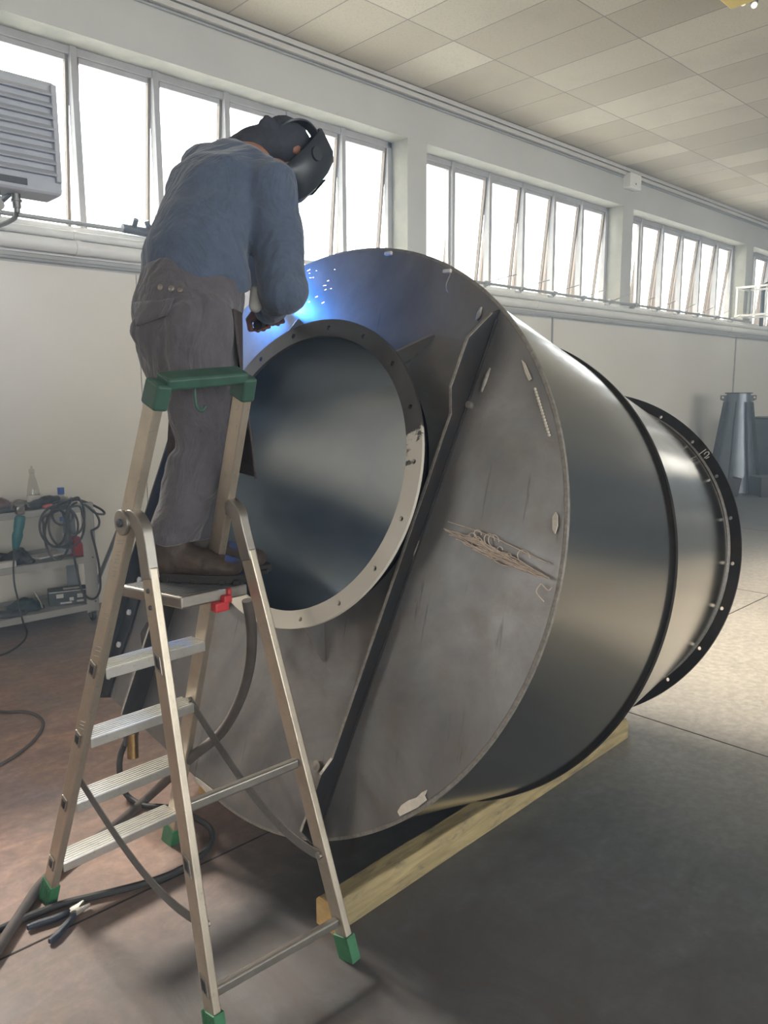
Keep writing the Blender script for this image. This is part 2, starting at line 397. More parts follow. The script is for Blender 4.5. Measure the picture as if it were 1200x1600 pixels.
# timber
t = NT('weathered_timber'); co = t.coord('Object',(1.2,14,14)); a = t.noise(co, 2.2, 7, .65, .6); b = t.noise(t.coord('Object',(3,8,8)), 3, 7, .7)
base = t.mix(t.ramp(a,[(.3,B0),(.7,W1)]), lin((112,98,70)), lin((168,150,108)))
base = t.mix(t.ramp(b,[(.52,B0),(.68,(.7,.7,.7,1))]), base, lin((84,78,70)))
t.set(base=base, rough=.8).bump(a, .4, .006); M_WOOD = t.m
M_WOODEND = simple('cut_timber_end', (206,168,112), .8, 0, .2, 30, .2)
def glass(name, rgb=(1,1,1), mixf=.05):
    t = NT(name); tr = t.node('ShaderNodeBsdfTransparent'); gl = t.node('ShaderNodeBsdfGlossy'); mxn = t.node('ShaderNodeMixShader')
    tr.inputs[0].default_value = (*rgb,1); gl.inputs['Roughness'].default_value = .05
    mxn.inputs[0].default_value = mixf; t.l.new(tr.outputs[0], mxn.inputs[1]); t.l.new(gl.outputs[0], mxn.inputs[2])
    t.l.new(mxn.outputs[0], t.n['Material Output'].inputs[0]); return t.m
M_GLASS = glass('dusty_window_glass', (.77,.77,.76)); M_CLEAR = glass('clear_bottle_plastic', (.86,.86,.84))
def emit(name, rgb, s):
    t = NT(name); t.b.inputs['Emission Color'].default_value = (*rgb,1); t.b.inputs['Emission Strength'].default_value = s; return t.m

# ------------------------------------------------------------------ setting: floor, walls, ceiling
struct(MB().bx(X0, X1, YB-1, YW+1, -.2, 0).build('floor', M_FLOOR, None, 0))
fj = MB()                                      # saw cuts in the slab
for y in (-3.6, -.6, 2.338): fj.bx(X0, X1, y-.004, y+.004, -.05, .0012)
for x in (-5.6, -2.5, 3.64, 6.7, 9.8, 12.9, 16, 19): fj.bx(x-.004, x+.004, YB, YW, -.05, .0011)
struct(fj.build('trim_1', simple('dark_floor_joint', (44,40,38), .9), None, 0))
def window_wall(name, y, s, SILL=SILL):
    """wall with a strip of openings; s=+1 thickness away in +y"""
    m = MB(); y1 = y+s*WT; a, b = min(y,y1), max(y,y1)
    m.bx(X0, X1, a, b, -.1, SILL); m.bx(X0, X1, a, b, HEAD, ZC+.1)
    ww = bwins if s > 0 else fwins
    xs = [X0]+[q for wn in ww for q in wn]+[X1]
    for i in range(0, len(xs), 2): m.bx(xs[i], xs[i+1], a, b, SILL, HEAD)
    for i, f in enumerate(m.f):            # reveal faces take the dimmed colour
        p = [m.v[j] for j in f]
        if abs((p[1]-p[0]).cross(p[2]-p[0]).normalized().y) < .5 and SILL-.01 < sum(q.z for q in p)/len(p) < HEAD+.01: m.m[i] = 1
    return struct(m.build(name, [M_WALL, M_REVEAL], None, 0))
window_wall('wall_back', YW, 1)
window_wall('wall_front', YB, -1, FSILL)
struct(MB().bx(X0-.3, X0, YB-1, YW+1, -.1, ZC+.1).build('wall_left', M_WALL, None, 0))
struct(MB().bx(X1, X1+.3, YB-1, YW+1, -.1, ZC+.1).build('wall_right', M_WALL, None, 0))
struct(MB().bx(X0, X1, YB-1, YW+1, ZC, ZC+.2).build('ceiling', M_CEIL, None, 0))
lw = MB()                                      # smooth lower lining of the window wall, joints every few metres
xj = [X0, -2.9, 3.0, 8.87, 14.77, 20.7, 26.6, X1]
for a, b in zip(xj, xj[1:]): lw.bx(a+.004, b-.004, YW-.012, YW+.01, 0, 2.66)
struct(lw.build('trim_2', M_LOW, None, 0))

# windows
Z0 = V((0,0,1))
def window(i, x0, x1, wy, s):
    """steel window set back in the opening: fixed frame, mullions and top-hung lights that stand open at the foot"""
    yf = wy+s*.27
    fr = MB(); t_ = .06
    fr.bx(x0, x1, yf-.03, yf+.03, HEAD-t_, HEAD); fr.bx(x0, x1, yf-.03, yf+.03, SILL, SILL+.05)
    fr.bx(x0, x0+t_, yf-.03, yf+.03, SILL, HEAD); fr.bx(x1-t_, x1, yf-.03, yf+.03, SILL, HEAD)
    n = 6 if x1-x0 > 2 else 2; st = (x1-x0-.02)/n
    ms = [x0+.01+st*k for k in range(1, n)]
    for x in ms: fr.bx(x-.026, x+.026, yf-.05, yf+.04, SILL, HEAD)
    root = struct(fr.build('window_%d' % i, M_WFRAME, None, 0, .004))
    xs = [x0+.03]+ms+[x1-.03]
    for k in range(n):
        a, b = xs[k]+.03, xs[k+1]-.03
        zb, zt = SILL+.05, HEAD-t_
        tilt = 0 if (k == 0 and i >= 2) else .11
        hz = V((0, yf+s*.01, zt)); dn = V((0, s*math.sin(tilt), -math.cos(tilt))); L = (zt-zb)
        nn = V((0, math.cos(tilt), s*math.sin(tilt)))
        sh = MB()
        ax = (V((1,0,0)), nn, -dn)
        for x in (a+.012, b-.012): sh.box(V((x,0,0))+hz+dn*(L/2), (.024,.045,L), ax, 1 if tilt else 0)
        sh.box(V(((a+b)/2,0,0))+hz+dn*.02, (b-a,.04,.04), ax); sh.box(V(((a+b)/2,0,0))+hz+dn*(L-.02), (b-a,.04,.04), ax)
        so = sh.build('sash', [M_WFRAME, M_SASH], root, 0)
        if tilt and i >= 2:
            q = V((a+.002,0,0))+hz; MB().prism([q-Z0*.25, V((q.x,q.y,zb)), q+dn*L], V((.008,0,0))).build('side_cheek', M_CHEEK, so, 0)
        MB().box(V(((a+b)/2,0,0))+hz+dn*(L/2), (b-a-.04,.005,L-.07), ax).build('pane', M_GLASS, so, 0)
for k, (a, b) in enumerate(bwins):
    if -8 < a < 28: window(k-2 if k > 2 else 20+k, a, b, YW, 1)
def far_window(i, a, b):
    fr = MB(); yf = YB-.27
    fr.bx(a, b, yf-.03, yf+.03, HEAD-.06, HEAD); fr.bx(a, b, yf-.03, yf+.03, FSILL, FSILL+.05)
    for k in range(7):
        x = a+.03+(b-a-.06)*k/6; fr.bx(x-.028, x+.028, yf-.03, yf+.03, FSILL, HEAD)
    struct(fr.build('window_%d' % i, M_WFRAME, None, 0))
for k, (a, b) in enumerate(fwins): far_window(30+k, a, b)

# ------------------------------------------------------------------ services along the window wall
def xpipe(name, y, z, r, x0, x1, mat, label, cat, clips=()):
    o = tag(MB().tube([(x0,y,z),(x1,y,z)], r, 20).build(name, mat), label, cat)
    for x in clips:
        MB().lathe((x-.02,y,z), (1,0,0), [(r,0),(r*1.1,.002),(r*1.1,.038),(r,.04)], 20).build('coupling', mat, o)
    return o
CL = [2.5+2.95*k for k in range(-3, 8)]
xpipe('heating_pipe', YW-.085, 2.80, .052, X0+.1, X1-.1, M_WHITEPIPE, 'fat white pipe running below the window sill, the lower of two', 'pipe', CL)
xpipe('heating_pipe', YW-.052, 2.893, .034, X0+.1, X1-.1, M_WHITEPIPE, 'slimmer white pipe right under the window sill, above the fat pipe', 'pipe', CL)
xpipe('conduit', YW-.03, 2.69, .014, X0+.1, X1-.1, M_GREYCOND, 'thin grey conduit running under the white pipes on the wall', 'conduit', CL)
tag(MB().bx(X0+.1, X1-.1, YW-.026, YW-.014, 2.735, 2.765).build('mounting_rail', M_WHITEPIPE), 'flat white rail behind the lower fat pipe on the wall', 'rail')
sl = struct(MB().bx(X0, X1, YW-.03, YW+.25, SILL-.03, SILL+.003).build('trim_3', M_WHITEPIPE, None, 0, .006))
# cable trunking under the ceiling
for j, (y, z, lb) in enumerate(((YW-.03, 4.86, 'upper cable trunking, tight under the ceiling along the window wall'), (YW-.025, 4.80, 'lower cable trunking below the ceiling along the window wall'))):
    tag(MB().bx(X0+.1, X1-.1, y-.03, YW-.001, z-.026, z+.02).build('cable_trunking', M_TRUNK, None, 0, .004), lb, 'cable trunking')
tag(MB().tube([(X0+.1,YW-.014,4.755),(X1-.1,YW-.014,4.755)], .01, 10).build('ceiling_cable', M_GREYCOND), 'thin cable clipped just below the ceiling trunking', 'cable')
jb = tag(MB().bx(10.55, 10.86, YW-.13, YW-.001, 4.60, 4.80).build('junction_box', M_WHITEPIPE, None, 0, .01), 'pale square junction box on the pier between the second and third window', 'junction box')
MB().cyl((10.70,YW-.13,4.66), (10.70,YW-.136,4.66), .012).build('screw', M_DGREY, jb)
# vertical conduits on the lining
for x, lb in ((8.87, 'thin vertical conduit on the wall just above the big steel drum'), (14.77, 'thin vertical conduit on the wall above the tapered steel hopper')):
    tag(MB().tube([(x,YW-.026,.3),(x,YW-.026,2.69)], .012, 10).build('wall_conduit', M_GREYCOND), lb, 'conduit')
# torque rod that opens the lights, with arms
def opener(x0, x1, label, arms, valve=None):
    root = thing('window_opener_rod', label, 'window opener', ((x0+x1)/2, YW-.11, 2.975))
    y, z = YW-.11, 2.975
    MB().tube([(x0,y,z),(x1,y,z)], .017, 12).build('rod', M_GREYCOND, root)
    for x in arms:
        MB().lathe((x-.03,y,z), (1,0,0), [(.017,0),(.032,.004),(.032,.056),(.017,.06)], 14).build('collar', M_GREYCOND, root)
        MB().tube([(x,y,z),(x+.35,y-.02,z+.10),(x+.62,y+.02,z+.16)], .006, 8).build('arm', M_GREYCOND, root)
        MB().bx(x-.012, x+.012, y, YW+.01, z-.05, z-.02).build('bracket', M_GREYCOND, root, 0, .003)
    return root
opener(5.5, 15.15, 'long grey opener rod with thin arms along the second and third window', [7.35+.7*k for k in range(11)])
rl = opener(-1.2, 3.35, 'grey opener rod along the sill of the left window, ending at the worker', [-.2, .9])
g = MB(); 
for a, b, r in (((2.86,YW-.11,2.99),(3.16,YW-.11,2.98),.035), ((2.95,YW-.11,2.99),(2.95,YW-.17,3.06),.02), ((3.1,YW-.11,2.99),(3.06,YW-.12,3.07),.022)): g.cyl(a, b, r, 14)
g.build('gearbox', M_DGREY, rl)

# unit heaters
def heater(name, label, x0, x1, y0, y1, z0, z1, plate=None, back=False):
    root = thing(name, label, 'heater', ((x0+x1)/2, (y0+y1)/2, z0))
    c = MB(); c.bx(x0, x1, y0, y1, z0, z1); c.build('casing', M_HEATER, root, 0, .035, 3)
    n = 8
    for k in range(n):
        z = z0+.14+(z1-z0-.22)*k/(n-1)
        MB().box(((x0+x1)/2, y0-.012, z), (x1-x0-.10, .072, .012), (V((1,0,0)), V((0,.8,.6)), V((0,-.6,.8)))).build('louvre', M_HEATER, root, 0)
    for a, b in ((x0+.02,x0+.055),(x1-.055,x1-.02)): MB().bx(a, b, y0-.035, y0+.01, z0+.08, z1-.03).build('grille_upright', M_HEATER, root, 0, .005)
    return root
hx1 = 2.20
h = heater('unit_heater', 'large pale louvred unit heater hanging before the left window', hx1-.95, hx1, 5.45, 5.72, 3.02, 3.74)
MB().bx(hx1-.60, hx1-.24, 5.437, 5.449, 3.055, 3.095).build('nameplate', M_DGREY, h, 0)
for x in (hx1-.75, hx1-.3): MB().bar((x,5.7,3.12),(x,YW-.002,3.12),.04,.04).bar((x,5.6,3.025),(x,5.9,2.995),.03,.03).build('wall_bracket', M_DGREY, h, 0)
vp = MB(); xq = hx1-.27
vp.cyl((xq,5.58,3.03),(xq,5.58,2.93),.028); vp.cyl((xq,5.58,2.96),(xq,5.58,2.90),.02); vp.cyl((xq,5.58,2.985),(xq,5.58,2.97),.036)
vp.tube(spline([(xq,5.58,2.93),(xq,5.62,2.88),(xq,5.8,2.87),(xq,YW-.05,2.88)]), .016, 10)
vp.cyl((xq-.12,5.58,3.03),(xq-.12,5.58,2.9),.022); vp.cyl((xq-.12,5.55,2.93),(xq-.12,5.61,2.93),.035)
vp.build('valve', M_IRON, h)
h2 = heater('unit_heater', 'pale unit heater on a wall frame at the right edge of the photo', 14.35, 15.3, 4.95, 5.3, 3.02, 3.62)
fb = MB(); 
for z in (3.06, 3.56):
    for x in (14.68, 15.2): fb.bar((x,5.28,z),(x,YW,z),.035,.035)
    fb.bar((14.68,YW-.03,z),(15.2,YW-.03,z),.035,.035)
for x in (14.68,15.2): fb.bar((x,YW-.03,3.06),(x,YW-.03,3.56),.035,.035); fb.bar((x,5.75,3.06),(x,5.75,3.56),.03,.03)
fb.build('wall_frame', M_WHITEPIPE, h2, 0)
MB().lathe((14.75,5.31,3.32),(0,1,0),[(.30,0),(.27,.05),(.1,.07),(.09,.14),(0,.15)],24).build('fan_motor', simple('green_grey_motor',(150,164,158),.45), h2)
tag(MB().tube(spline([(15.32,5.86,2.9),(15.32,5.86,3.2),(15.32,5.86,3.55),(15.32,5.80,3.66),(15.36,5.5,3.70),(15.42,5.2,3.70),(15.42,5.1,3.70)]), .036, 12).build('heater_supply_pipe', M_DGREY), 'dark bent supply pipe rising to the heater at right edge', 'pipe')

# ceiling lamp at the top right corner
lm = thing('ceiling_lamp', 'yellow ceiling lamp with a round bulb in the top right corner', 'lamp', (6.75,2.95,ZC))
q = MB(); q.bx(6.1,6.80,2.72,3.01,4.79,ZC-.005); q.build('housing', M_YEL, lm, 0, .01)
for xx, yy in ((6.84,2.93),(6.95,2.885)):
    MB().cyl((xx,yy,ZC-.005),(xx,yy,4.85),.03).build('lamp_holder', M_DGREY, lm); MB().sphere((xx,yy,4.83),.024,16).build('bulb', emit('lamp_glow',(1,.95,.75),1.1), lm)

# ------------------------------------------------------------------ the big steel vessel lying on its side
K = 1.0625*.98
dn = V((math.cos(.0933)*math.cos(.2778), math.sin(.0933)*math.cos(.2778), -math.sin(.2778))).normalized()   # axis, into the vessel
da = dn.cross(V((0,0,1))).normalized(); db = da.cross(dn)
C1 = CAM + (V((1.637,2.164,1.221))-CAM)*.98
R1, D2, R2, D3, R3 = 1.023*.98, .891*.98, 1.017*.98, 1.982*.98, .878*.98
O3 = (.050*.98, .174*.98); OO = (.043*.98, .194*.98); OF, RO, RI = .106*.98, .537*.98, .480*.98
RC = .818*.98
Lm = Matrix(((da.x,db.x,dn.x,C1.x),(da.y,db.y,dn.y,C1.y),(da.z,db.z,dn.z,C1.z),(0,0,0,1)))
vessel = bpy.data.objects.new('steel_vessel', None); col.objects.link(vessel); vessel.matrix_world = Lm
tag(vessel, 'huge dark steel drum with round flanged mouth lying on timber beams', 'drum')
def vpart(mb, name, mat, smooth=35, bevel=0, parent=None):
    """mb in vessel-local coordinates (u right, v up, w inwards)"""
    o = mb.build(name, mat, None, smooth, bevel); o.parent = parent or vessel; return o
def loc(px, py, wv=0):
    p = on_plane(px, py, C1+dn*wv, dn)-C1
    return V((p.dot(da), p.dot(db), wv))
PH = math.radians(-11.5)
eu = V((math.cos(PH), math.sin(PH), 0)); ev = V((-math.sin(PH), math.cos(PH), 0)); W_ = V((0,0,1))   # axes of the inlet
IL, IT = -.86*.98, .46                       # inlet left end, inlet top (in rotated frame)
def outline(th, c, R=R1, inlet=True):
    """distance from c along angle th to the edge of circle + inlet rectangle"""
    d = V((math.cos(th), math.sin(th), 0)); b = c.dot(d); r = -b+math.sqrt(max(b*b-(c.length_squared-R*R), 0))
    if inlet:
        lo, hi = 0, 1e9
        for e, mn, mx_ in ((eu, IL, 0.0), (ev, -R, IT)):
            p, q = c.dot(e), d.dot(e)
            if abs(q) < 1e-9: continue
            t0, t1 = (mn-p)/q, (mx_-p)/q
            if t0 > t1: t0, t1 = t1, t0
            lo, hi = max(lo,t0), min(hi,t1)
        if hi > lo: r = max(r, hi)
        q = d.dot(eu)
        if q < -1e-6: r = min(r, (IL-c.dot(eu))/q)          # the left side is cut straight for the inlet
    return r
oc = V((OO[0], OO[1], 0))
angs = [2*PI*k/240 for k in range(240)]
for cc in (eu*IL+ev*(-R1), eu*IL+ev*IT, ev*(-R1)):
    dd = cc-oc; angs.append(math.atan2(dd.y, dd.x) % (2*PI))
angs.sort()
pl = MB(); rings = []
for wv in (0, .012):
    rings.append([oc+V((math.cos(a),math.sin(a),0))*(RI+.005)+W_*wv for a in angs])
    rings.append([oc+V((math.cos(a),math.sin(a),0))*outline(a,oc)+W_*wv for a in angs])
n = len(angs); vs = rings[0]+rings[1]+rings[3]+rings[2]
pl.add(vs, [(r*n+k, r*n+(k+1)%n, ((r+1)%4)*n+(k+1)%n, ((r+1)%4)*n+k) for r in range(4) for k in range(n)])
vpart(pl, 'front_plate', M_PLATE)
shl = MB(); n_ = 160; vs = []
for i in range(13):
    f = i/12; r = (R1*(1-f)+R2*f)*.992
    for k in range(n_):
        p = V((math.cos(2*PI*k/n_), math.sin(2*PI*k/n_), 0))*r; x = p.dot(eu); lim = IL-(.5 if f > .72 else 0)*(f-.72)/.28
        if x < lim: p += eu*(lim-x)
        vs.append(p+W_*(.012+(D2-.012)*f))
shl.add(vs, [(i*n_+k, i*n_+(k+1)%n_, (i+1)*n_+(k+1)%n_, (i+1)*n_+k) for i in range(12) for k in range(n_)])
vpart(shl, 'shell', M_SHELL)
rw_ = MB(); path = [V((math.cos(a),math.sin(a),0))*R1*1.0+W_*.008 for a in [-PI*.5+PH+.02+(PI*1.22)*k/120 for k in range(121)]]
rw_.sweep(path, .020, .012, W_); vpart(rw_, 'rim_weld', M_WELD)
cn = MB(); N = 160; o3 = V((O3[0], O3[1], 0)); M = 12
vs = []
for i in range(M+1):
    f = i/M; c = o3*f + W_*(D2+.004+(D3-D2-.004)*f); r = R2*.985*(1-f)+RC*f
    vs += [c+V((math.cos(2*PI*k/N),math.sin(2*PI*k/N),0))*r for k in range(N)]
cn.add(vs, [(i*N+k, i*N+(k+1)%N, (i+1)*N+(k+1)%N, (i+1)*N+k) for i in range(M) for k in range(N)])
vpart(cn, 'cone', M_CONE)
vpart(MB().lathe((0,0,0), W_, [(R2*.985,D2-.012),(R2*1.004,D2-.010),(R2*1.006,D2+.008),(R2*.98,D2+.012)], 160), 'seam_band', M_FLG)
def holed_ring(c, w0, th, ri, ro, nh, rh, a0=0):
    """flat ring with real bolt holes"""
    m = MB(); rm = (ri+ro)/2; S = 24
    for i in range(nh):
        A = a0+2*PI*i/nh; h = PI/nh
        bd = []                      # boundary of the sector, by angle round the hole
        for j in range(S):
            b = 2*PI*j/S
            # map the direction to sector rectangle (radial, tangential)
            x, y = math.cos(b), math.sin(b); k = 1/max(abs(x), abs(y)); x *= k; y *= k
            bd.append((rm+x*(ro-ri)/2, A+y*h))
        fr, bk, hf, hb = [], [], [], []
        for j in range(S):
            r, a = bd[j]; p = c+V((math.cos(a),math.sin(a),0))*r
            b = 2*PI*j/S; er = V((math.cos(A),math.sin(A),0)); et = V((-math.sin(A),math.cos(A),0))
            q = c+er*(rm+rh*math.cos(b))+et*(rh*math.sin(b))
            fr.append(p+W_*w0); bk.append(p+W_*(w0+th)); hf.append(q+W_*w0); hb.append(q+W_*(w0+th))
        vs = fr+hf+hb+bk; fs = []
        for j in range(S):
            k = (j+1)%S
            fs += [(j,k,S+k,S+j), (S+j,S+k,2*S+k,2*S+j), (2*S+j,2*S+k,3*S+k,3*S+j)]
            if abs(abs(bd[j][0]-rm)-(ro-ri)/2) < 1e-9 and abs(bd[k][0]-bd[j][0]) < 1e-9: fs.append((3*S+j,3*S+k,k,j))
        m.add(vs, fs)
    return m
fo = vpart(holed_ring(o3, D3-.012, .014, RC-.012, R3, 24, .009, .05), 'outlet_flange', M_FLG, 20)
vpart(MB().lathe(o3, W_, [(RC+.004,D3-.03),(RC+.012,D3-.012),(RC,D3-.010)], 120), 'flange_weld', M_WELD, parent=fo)
cm = MB()                                     # chalked stroke and figure 2
def on_flange(px, py):
    p = on_plane(px, py, C1+dn*(D3-.016), dn)-C1; return V((p.dot(da), p.dot(db), D3-.0155))
for st in (((1090.5,711),(1103,702)), ((1100,710),(1103,706.5),(1107,706),(1108,709),(1104,713),(1100,715.5),(1104,716),(1108,713.5))):
    cm.tube([on_flange(*q) for q in st], .0022, 6)
vpart(cm, 'chalk_mark', M_CHALK, parent=fo)
# mouth: collar tube reaching into the drum, flange ring in front of the plate
lnr = MB(); prf = [(-OF,RI),(0,RI),(.05,RI+.004)]+[(.05+1.86*k/12, RI+.004+(RC*.94-RI)*k/12) for k in range(1,13)]; vs = []
for wv, r in prf:
    f = max(0, wv)/1.95; c = oc*(1-f)+o3*f+W_*wv
    vs += [c+V((math.cos(2*PI*k/128),math.sin(2*PI*k/128),0))*r for k in range(128)]
lnr.add(vs, [(i*128+k, i*128+(k+1)%128, (i+1)*128+(k+1)%128, (i+1)*128+k) for i in range(len(prf)-1) for k in range(128)])
vpart(lnr, 'inner_liner', M_TUBE)
of = holed_ring(V((0,0,0)), 0, .012, RI-.003, RO, 18, .008, .12)
ofo = of.build('mouth_flange', M_OFLG, None, 20); ofo.parent = vessel; ofo.location = (OO[0], OO[1], -OF)
# stiffening gussets behind the flange
for a in (50, 113, 174, 236, 287):
    A = math.radians(a); er = V((math.cos(A),math.sin(A),0)); et = V((-math.sin(A),math.cos(A),0))
    p = oc+er*(RI+.006)
    vpart(MB().prism([p-W_*.001, p+er*.155-W_*.001, p+er*.15-W_*.012, p+er*.05-W_*(OF-.013), p-W_*(OF-.013)], et*.008), 'gusset', M_PLATE, 0)
# upright stiffener bars across the plate, with drilled lugs at the ends
def bar_uv(up_, v0, v1, h, lug0, lug1, flat, name):
    m = MB(); o = lambda v, w: eu*up_+ev*v-W_*w
    pr = [(v0,0),(v0,.02)] + ([(v0+.05,lug0),(v0+.24,lug0),(v0+.29,h)] if lug0 else [(v0,h)]) + ([(v1-.34,h),(v1-.27,lug1),(v1-.12,lug1),(v1-.02,.03)] if lug1 else [(v1,h)]) + [(v1,0)]
    m.prism([o(v,w) for v, w in pr], eu*.008)
    m.prism([o(v0+.03,.001), o(v1-.03,.001), o(v1-.03,.009), o(v0+.03,.009)], eu*flat)
    body_ = vpart(m, name, M_DARK, 0, .002)
    edge = MB(); ed = [o(v, w+.001)+eu*.004 for v, w in pr[1:-1]]
    edge.sweep(ed, .009, .002, W_); vpart(edge, 'cut_edge', M_WELD, 0, 0, body_)
    return body_
b1 = bar_uv(.508, -1.02*math.cos(.52)+.01, .86, .058, .085, .10, .012, 'stiffener_bar')
b2 = bar_uv(-.545, -.965, .42, .085, 0, 0, -.05, 'stiffener_bar')
for (px, py, r) in ((735,548,.022), (732,632,.011), (555,1100,.010), (494,1197,.018), (735,585,.008), (512,1195,.009)):
    p = loc(px, py, -.012); vpart(MB().lathe(p, -W_, [(r,-.012),(r,.002),(r*.6,.003),(0,.003)], 18), 'punched_disc', M_WELD)
wd = [((765,575),(752,612)), ((752,480),(745,500)), ((714,652),(706,692)), ((640,862),(632,872)), ((655,845),(640,880)), ((600,950),(592,978)), ((562,1055),(552,1092)), ((515,1188),(508,1215))]
for (p0, p1) in wd:
    a, b = loc(*p0, -.006), loc(*p1, -.006); vpart(MB().tube([a, (a+b)/2, b], [.004,.007,.004], 8), 'weld_bead', M_WELD)
# inlet duct behind the left of the plate, with its bolted flange strip
dI = .62
iv = MB()
arcp = [eu*(-math.sqrt(max(R1*R1-v*v, 0)))+ev*v for v in [-R1+(R1-math.sqrt(R1*R1-IL*IL))*k/12 for k in range(13)]]
q0, q1 = eu*IL+ev*(-R1*.998), ev*(-R1*.998)
iv.add([q0+W_*.012, q1+W_*.012, q1+W_*dI, q0+W_*dI], [(0,1,2,3)])
iv.add([p+W_*dI for p in arcp]+[q0+W_*dI], [tuple(range(14))])
vpart(iv, 'inlet_duct', M_PLATE, 0)
ifl = MB()
ax = (eu, ev, W_)
mid = (IT-R1)/2; hgt = IT+R1
ifl.box(eu*(IL+.03)+ev*mid-W_*.006, (.075,hgt,.012), ax)
ifl.box(eu*(IL-.004)+ev*mid-W_*.03, (.008,hgt,.065), ax)
ifl.box(eu*(IL-.004)+ev*(IT+.035)+W_*dI/2, (.010,.07,dI), ax); ifl.box(eu*(IL-.004)+ev*(-R1-.02)+W_*dI/2, (.010,.04,dI), ax)
fl2 = vpart(ifl, 'inlet_flange', M_DARK, 0, .002)
for k in range(10):
    p = eu*(IL+.035)+ev*(-R1+.075+hgt*.1*k)-W_*.012
    vpart(MB().lathe(p, -W_, [(.013,0),(.013,.008),(.006,.011),(0,.011)], 6), 'bolt_head', M_CHALK, parent=fl2)
hx = loc(236, 994, -.02)
vpart(MB().lathe(hx, -W_, [(.06,-.02),(.06,.012),(0,.012)], 6), 'hexagonal_bracket', M_FLG, 20)
# pale dried sealant left on the rim, frayed edges
def patch(pts, name='sealant_patch'):
    m = MB(); P = [loc(*q, -.004) for q in pts]; m.prism(P, V((0,0,-.004))); vpart(m, name, M_SEAL, 0)
patch([(622,1268),(628,1258),(640,1250),(652,1246),(660,1238),(668,1234),(664,1243),(667,1250),(652,1262),(636,1270),(626,1275)])
patch([(864,808),(869,800),(872,806),(872,822),(868,834),(864,828)])
patch([(816,563),(821,568),(826,580),(831,592),(827,595),(821,582)])
patch([(306,1214),(314,1219),(324,1227),(335,1236),(339,1247),(328,1243),(316,1230),(304,1221)])
# weld hatch stitches down the rim
sb = MB()
for k in range(16):
    f = k/15; a = loc(836+22*f, 608+72*f, -.004); sb.sphere(a, .005, 8)
vpart(sb, 'stitch_weld', M_SEAL)

# frayed twine lying across the plate
tw = thing('twine_bundle', 'frayed tan twine bundle stuck across the right of the front plate', 'twine', C1+da*.8)
A0, A1 = loc(690,826,-.012), loc(861,906,-.012)
def tl(f, off, w=-.012): 
    d = (A1-A0); nrm = V((-d.y, d.x, 0)).normalized(); p = A0+d*f+nrm*off; return C1+da*p.x+db*p.y+dn*w
for k in range(18):
    f0 = random.uniform(0,.35); f1 = random.uniform(.7,1.0); o0 = random.uniform(-.015,.015)
    pts = [tl(f0+(f1-f0)*j/6, o0*(.3+.7*math.sin(PI*min(1,f0+(f1-f0)*j/6+.15)))+random.uniform(-.006,.006), -.010-random.random()*.012) for j in range(7)]
    MB().tube(spline(pts,4), .0016, 5).build('strand', M_TWINE, tw)
for k in range(12):
    f = random.uniform(.2,.75); c = tl(f, random.uniform(0,.03)); r = random.uniform(.008,.02)
    pts = [c+da*(r*math.cos(a*1.1))+db*(r*math.sin(a)) for a in [j*.7 for j in range(8)]]
    MB().tube(spline(pts,4), .0015, 5).build('loop', M_TWINE, tw)
for st in (((760,858),(775,878),(800,886),(818,884)), ((845,912),(838,925),(850,940)), ((700,815),(760,835),(830,868),(858,880)), ((846,912),(856,922),(862,918))):
    MB().tube(spline([C1+da*q.x+db*q.y+dn*q.z for q in [loc(*p,-.012) for p in st]],6), .0015, 5).build('strand', M_TWINE, tw)
for lb, pts in (('thin wire curl hanging from the top rim of the drum, right of its crown', ((693,425),(698,423),(703,428),(700,436),(697,445),(699,455),(704,458))), ):
    tag(MB().tube(spline([C1+da*q.x+db*q.y+dn*q.z for q in [loc(*p,-.006) for p in pts]],6), .002, 6).build('wire_curl', M_WELD), lb, 'wire')
for lb, px in (('small bright clip on the very top of the drum rim', (607,396)), ('small bright clip on the drum rim above the wire curl', (699,424))):
    q = loc(*px, -.004); tag(MB().box(C1+da*q.x+db*q.y+dn*q.z, (.03,.012,.012), (da,db,dn)).build('rim_clip', M_CHALK, None, 0, .002), lb, 'clip')

# timber beams carrying the drum
def beam(label, a, b, wv, hv):
    a, b = V(a), V(b); d = (b-a).normalized(); o = thing('timber_beam', label, 'beam', (a+b)/2)
    m = MB(); s = V((-d.y,d.x,0))
    nseg = 14; vs = []; fs = []
    for i in range(nseg+1):
        p = a+(b-a)*(i/nseg); j = random.uniform(-.003,.003)
        vs += [p+s*(wv/2)+V((0,0,0)), p-s*(wv/2), p-s*(wv/2+j)+V((0,0,hv-.02)), p-s*(wv/2-.014)+V((0,0,hv+j)), p+s*(wv/2-.01)+V((0,0,hv-j)), p+s*(wv/2)+V((0,0,hv-.012))]
    for i in range(nseg): fs += [(i*6+k, i*6+(k+1)%6, (i+1)*6+(k+1)%6, (i+1)*6+k) for k in range(6)]
    fs += [tuple(range(5,-1,-1))]; m.add(vs, fs); m.add(vs[-6:], [(0,1,2,3,4,5)])
    body = m.build('beam_body', M_WOOD, o, 0, .004)
    e = MB(); e.prism([q-d*.001 for q in vs[:6]], -d*.004); e.build('cut_end', M_WOODEND, o, 0)
    return o
beam('pale weathered timber beam under the drum, its near end by the ladder foot', (1.40,1.755,0), (3.35,1.83,0), .088, .098)
beam('second timber beam beneath the drum, on the window side', (1.55,2.75,0), (3.35,2.92,0), .088, .098)

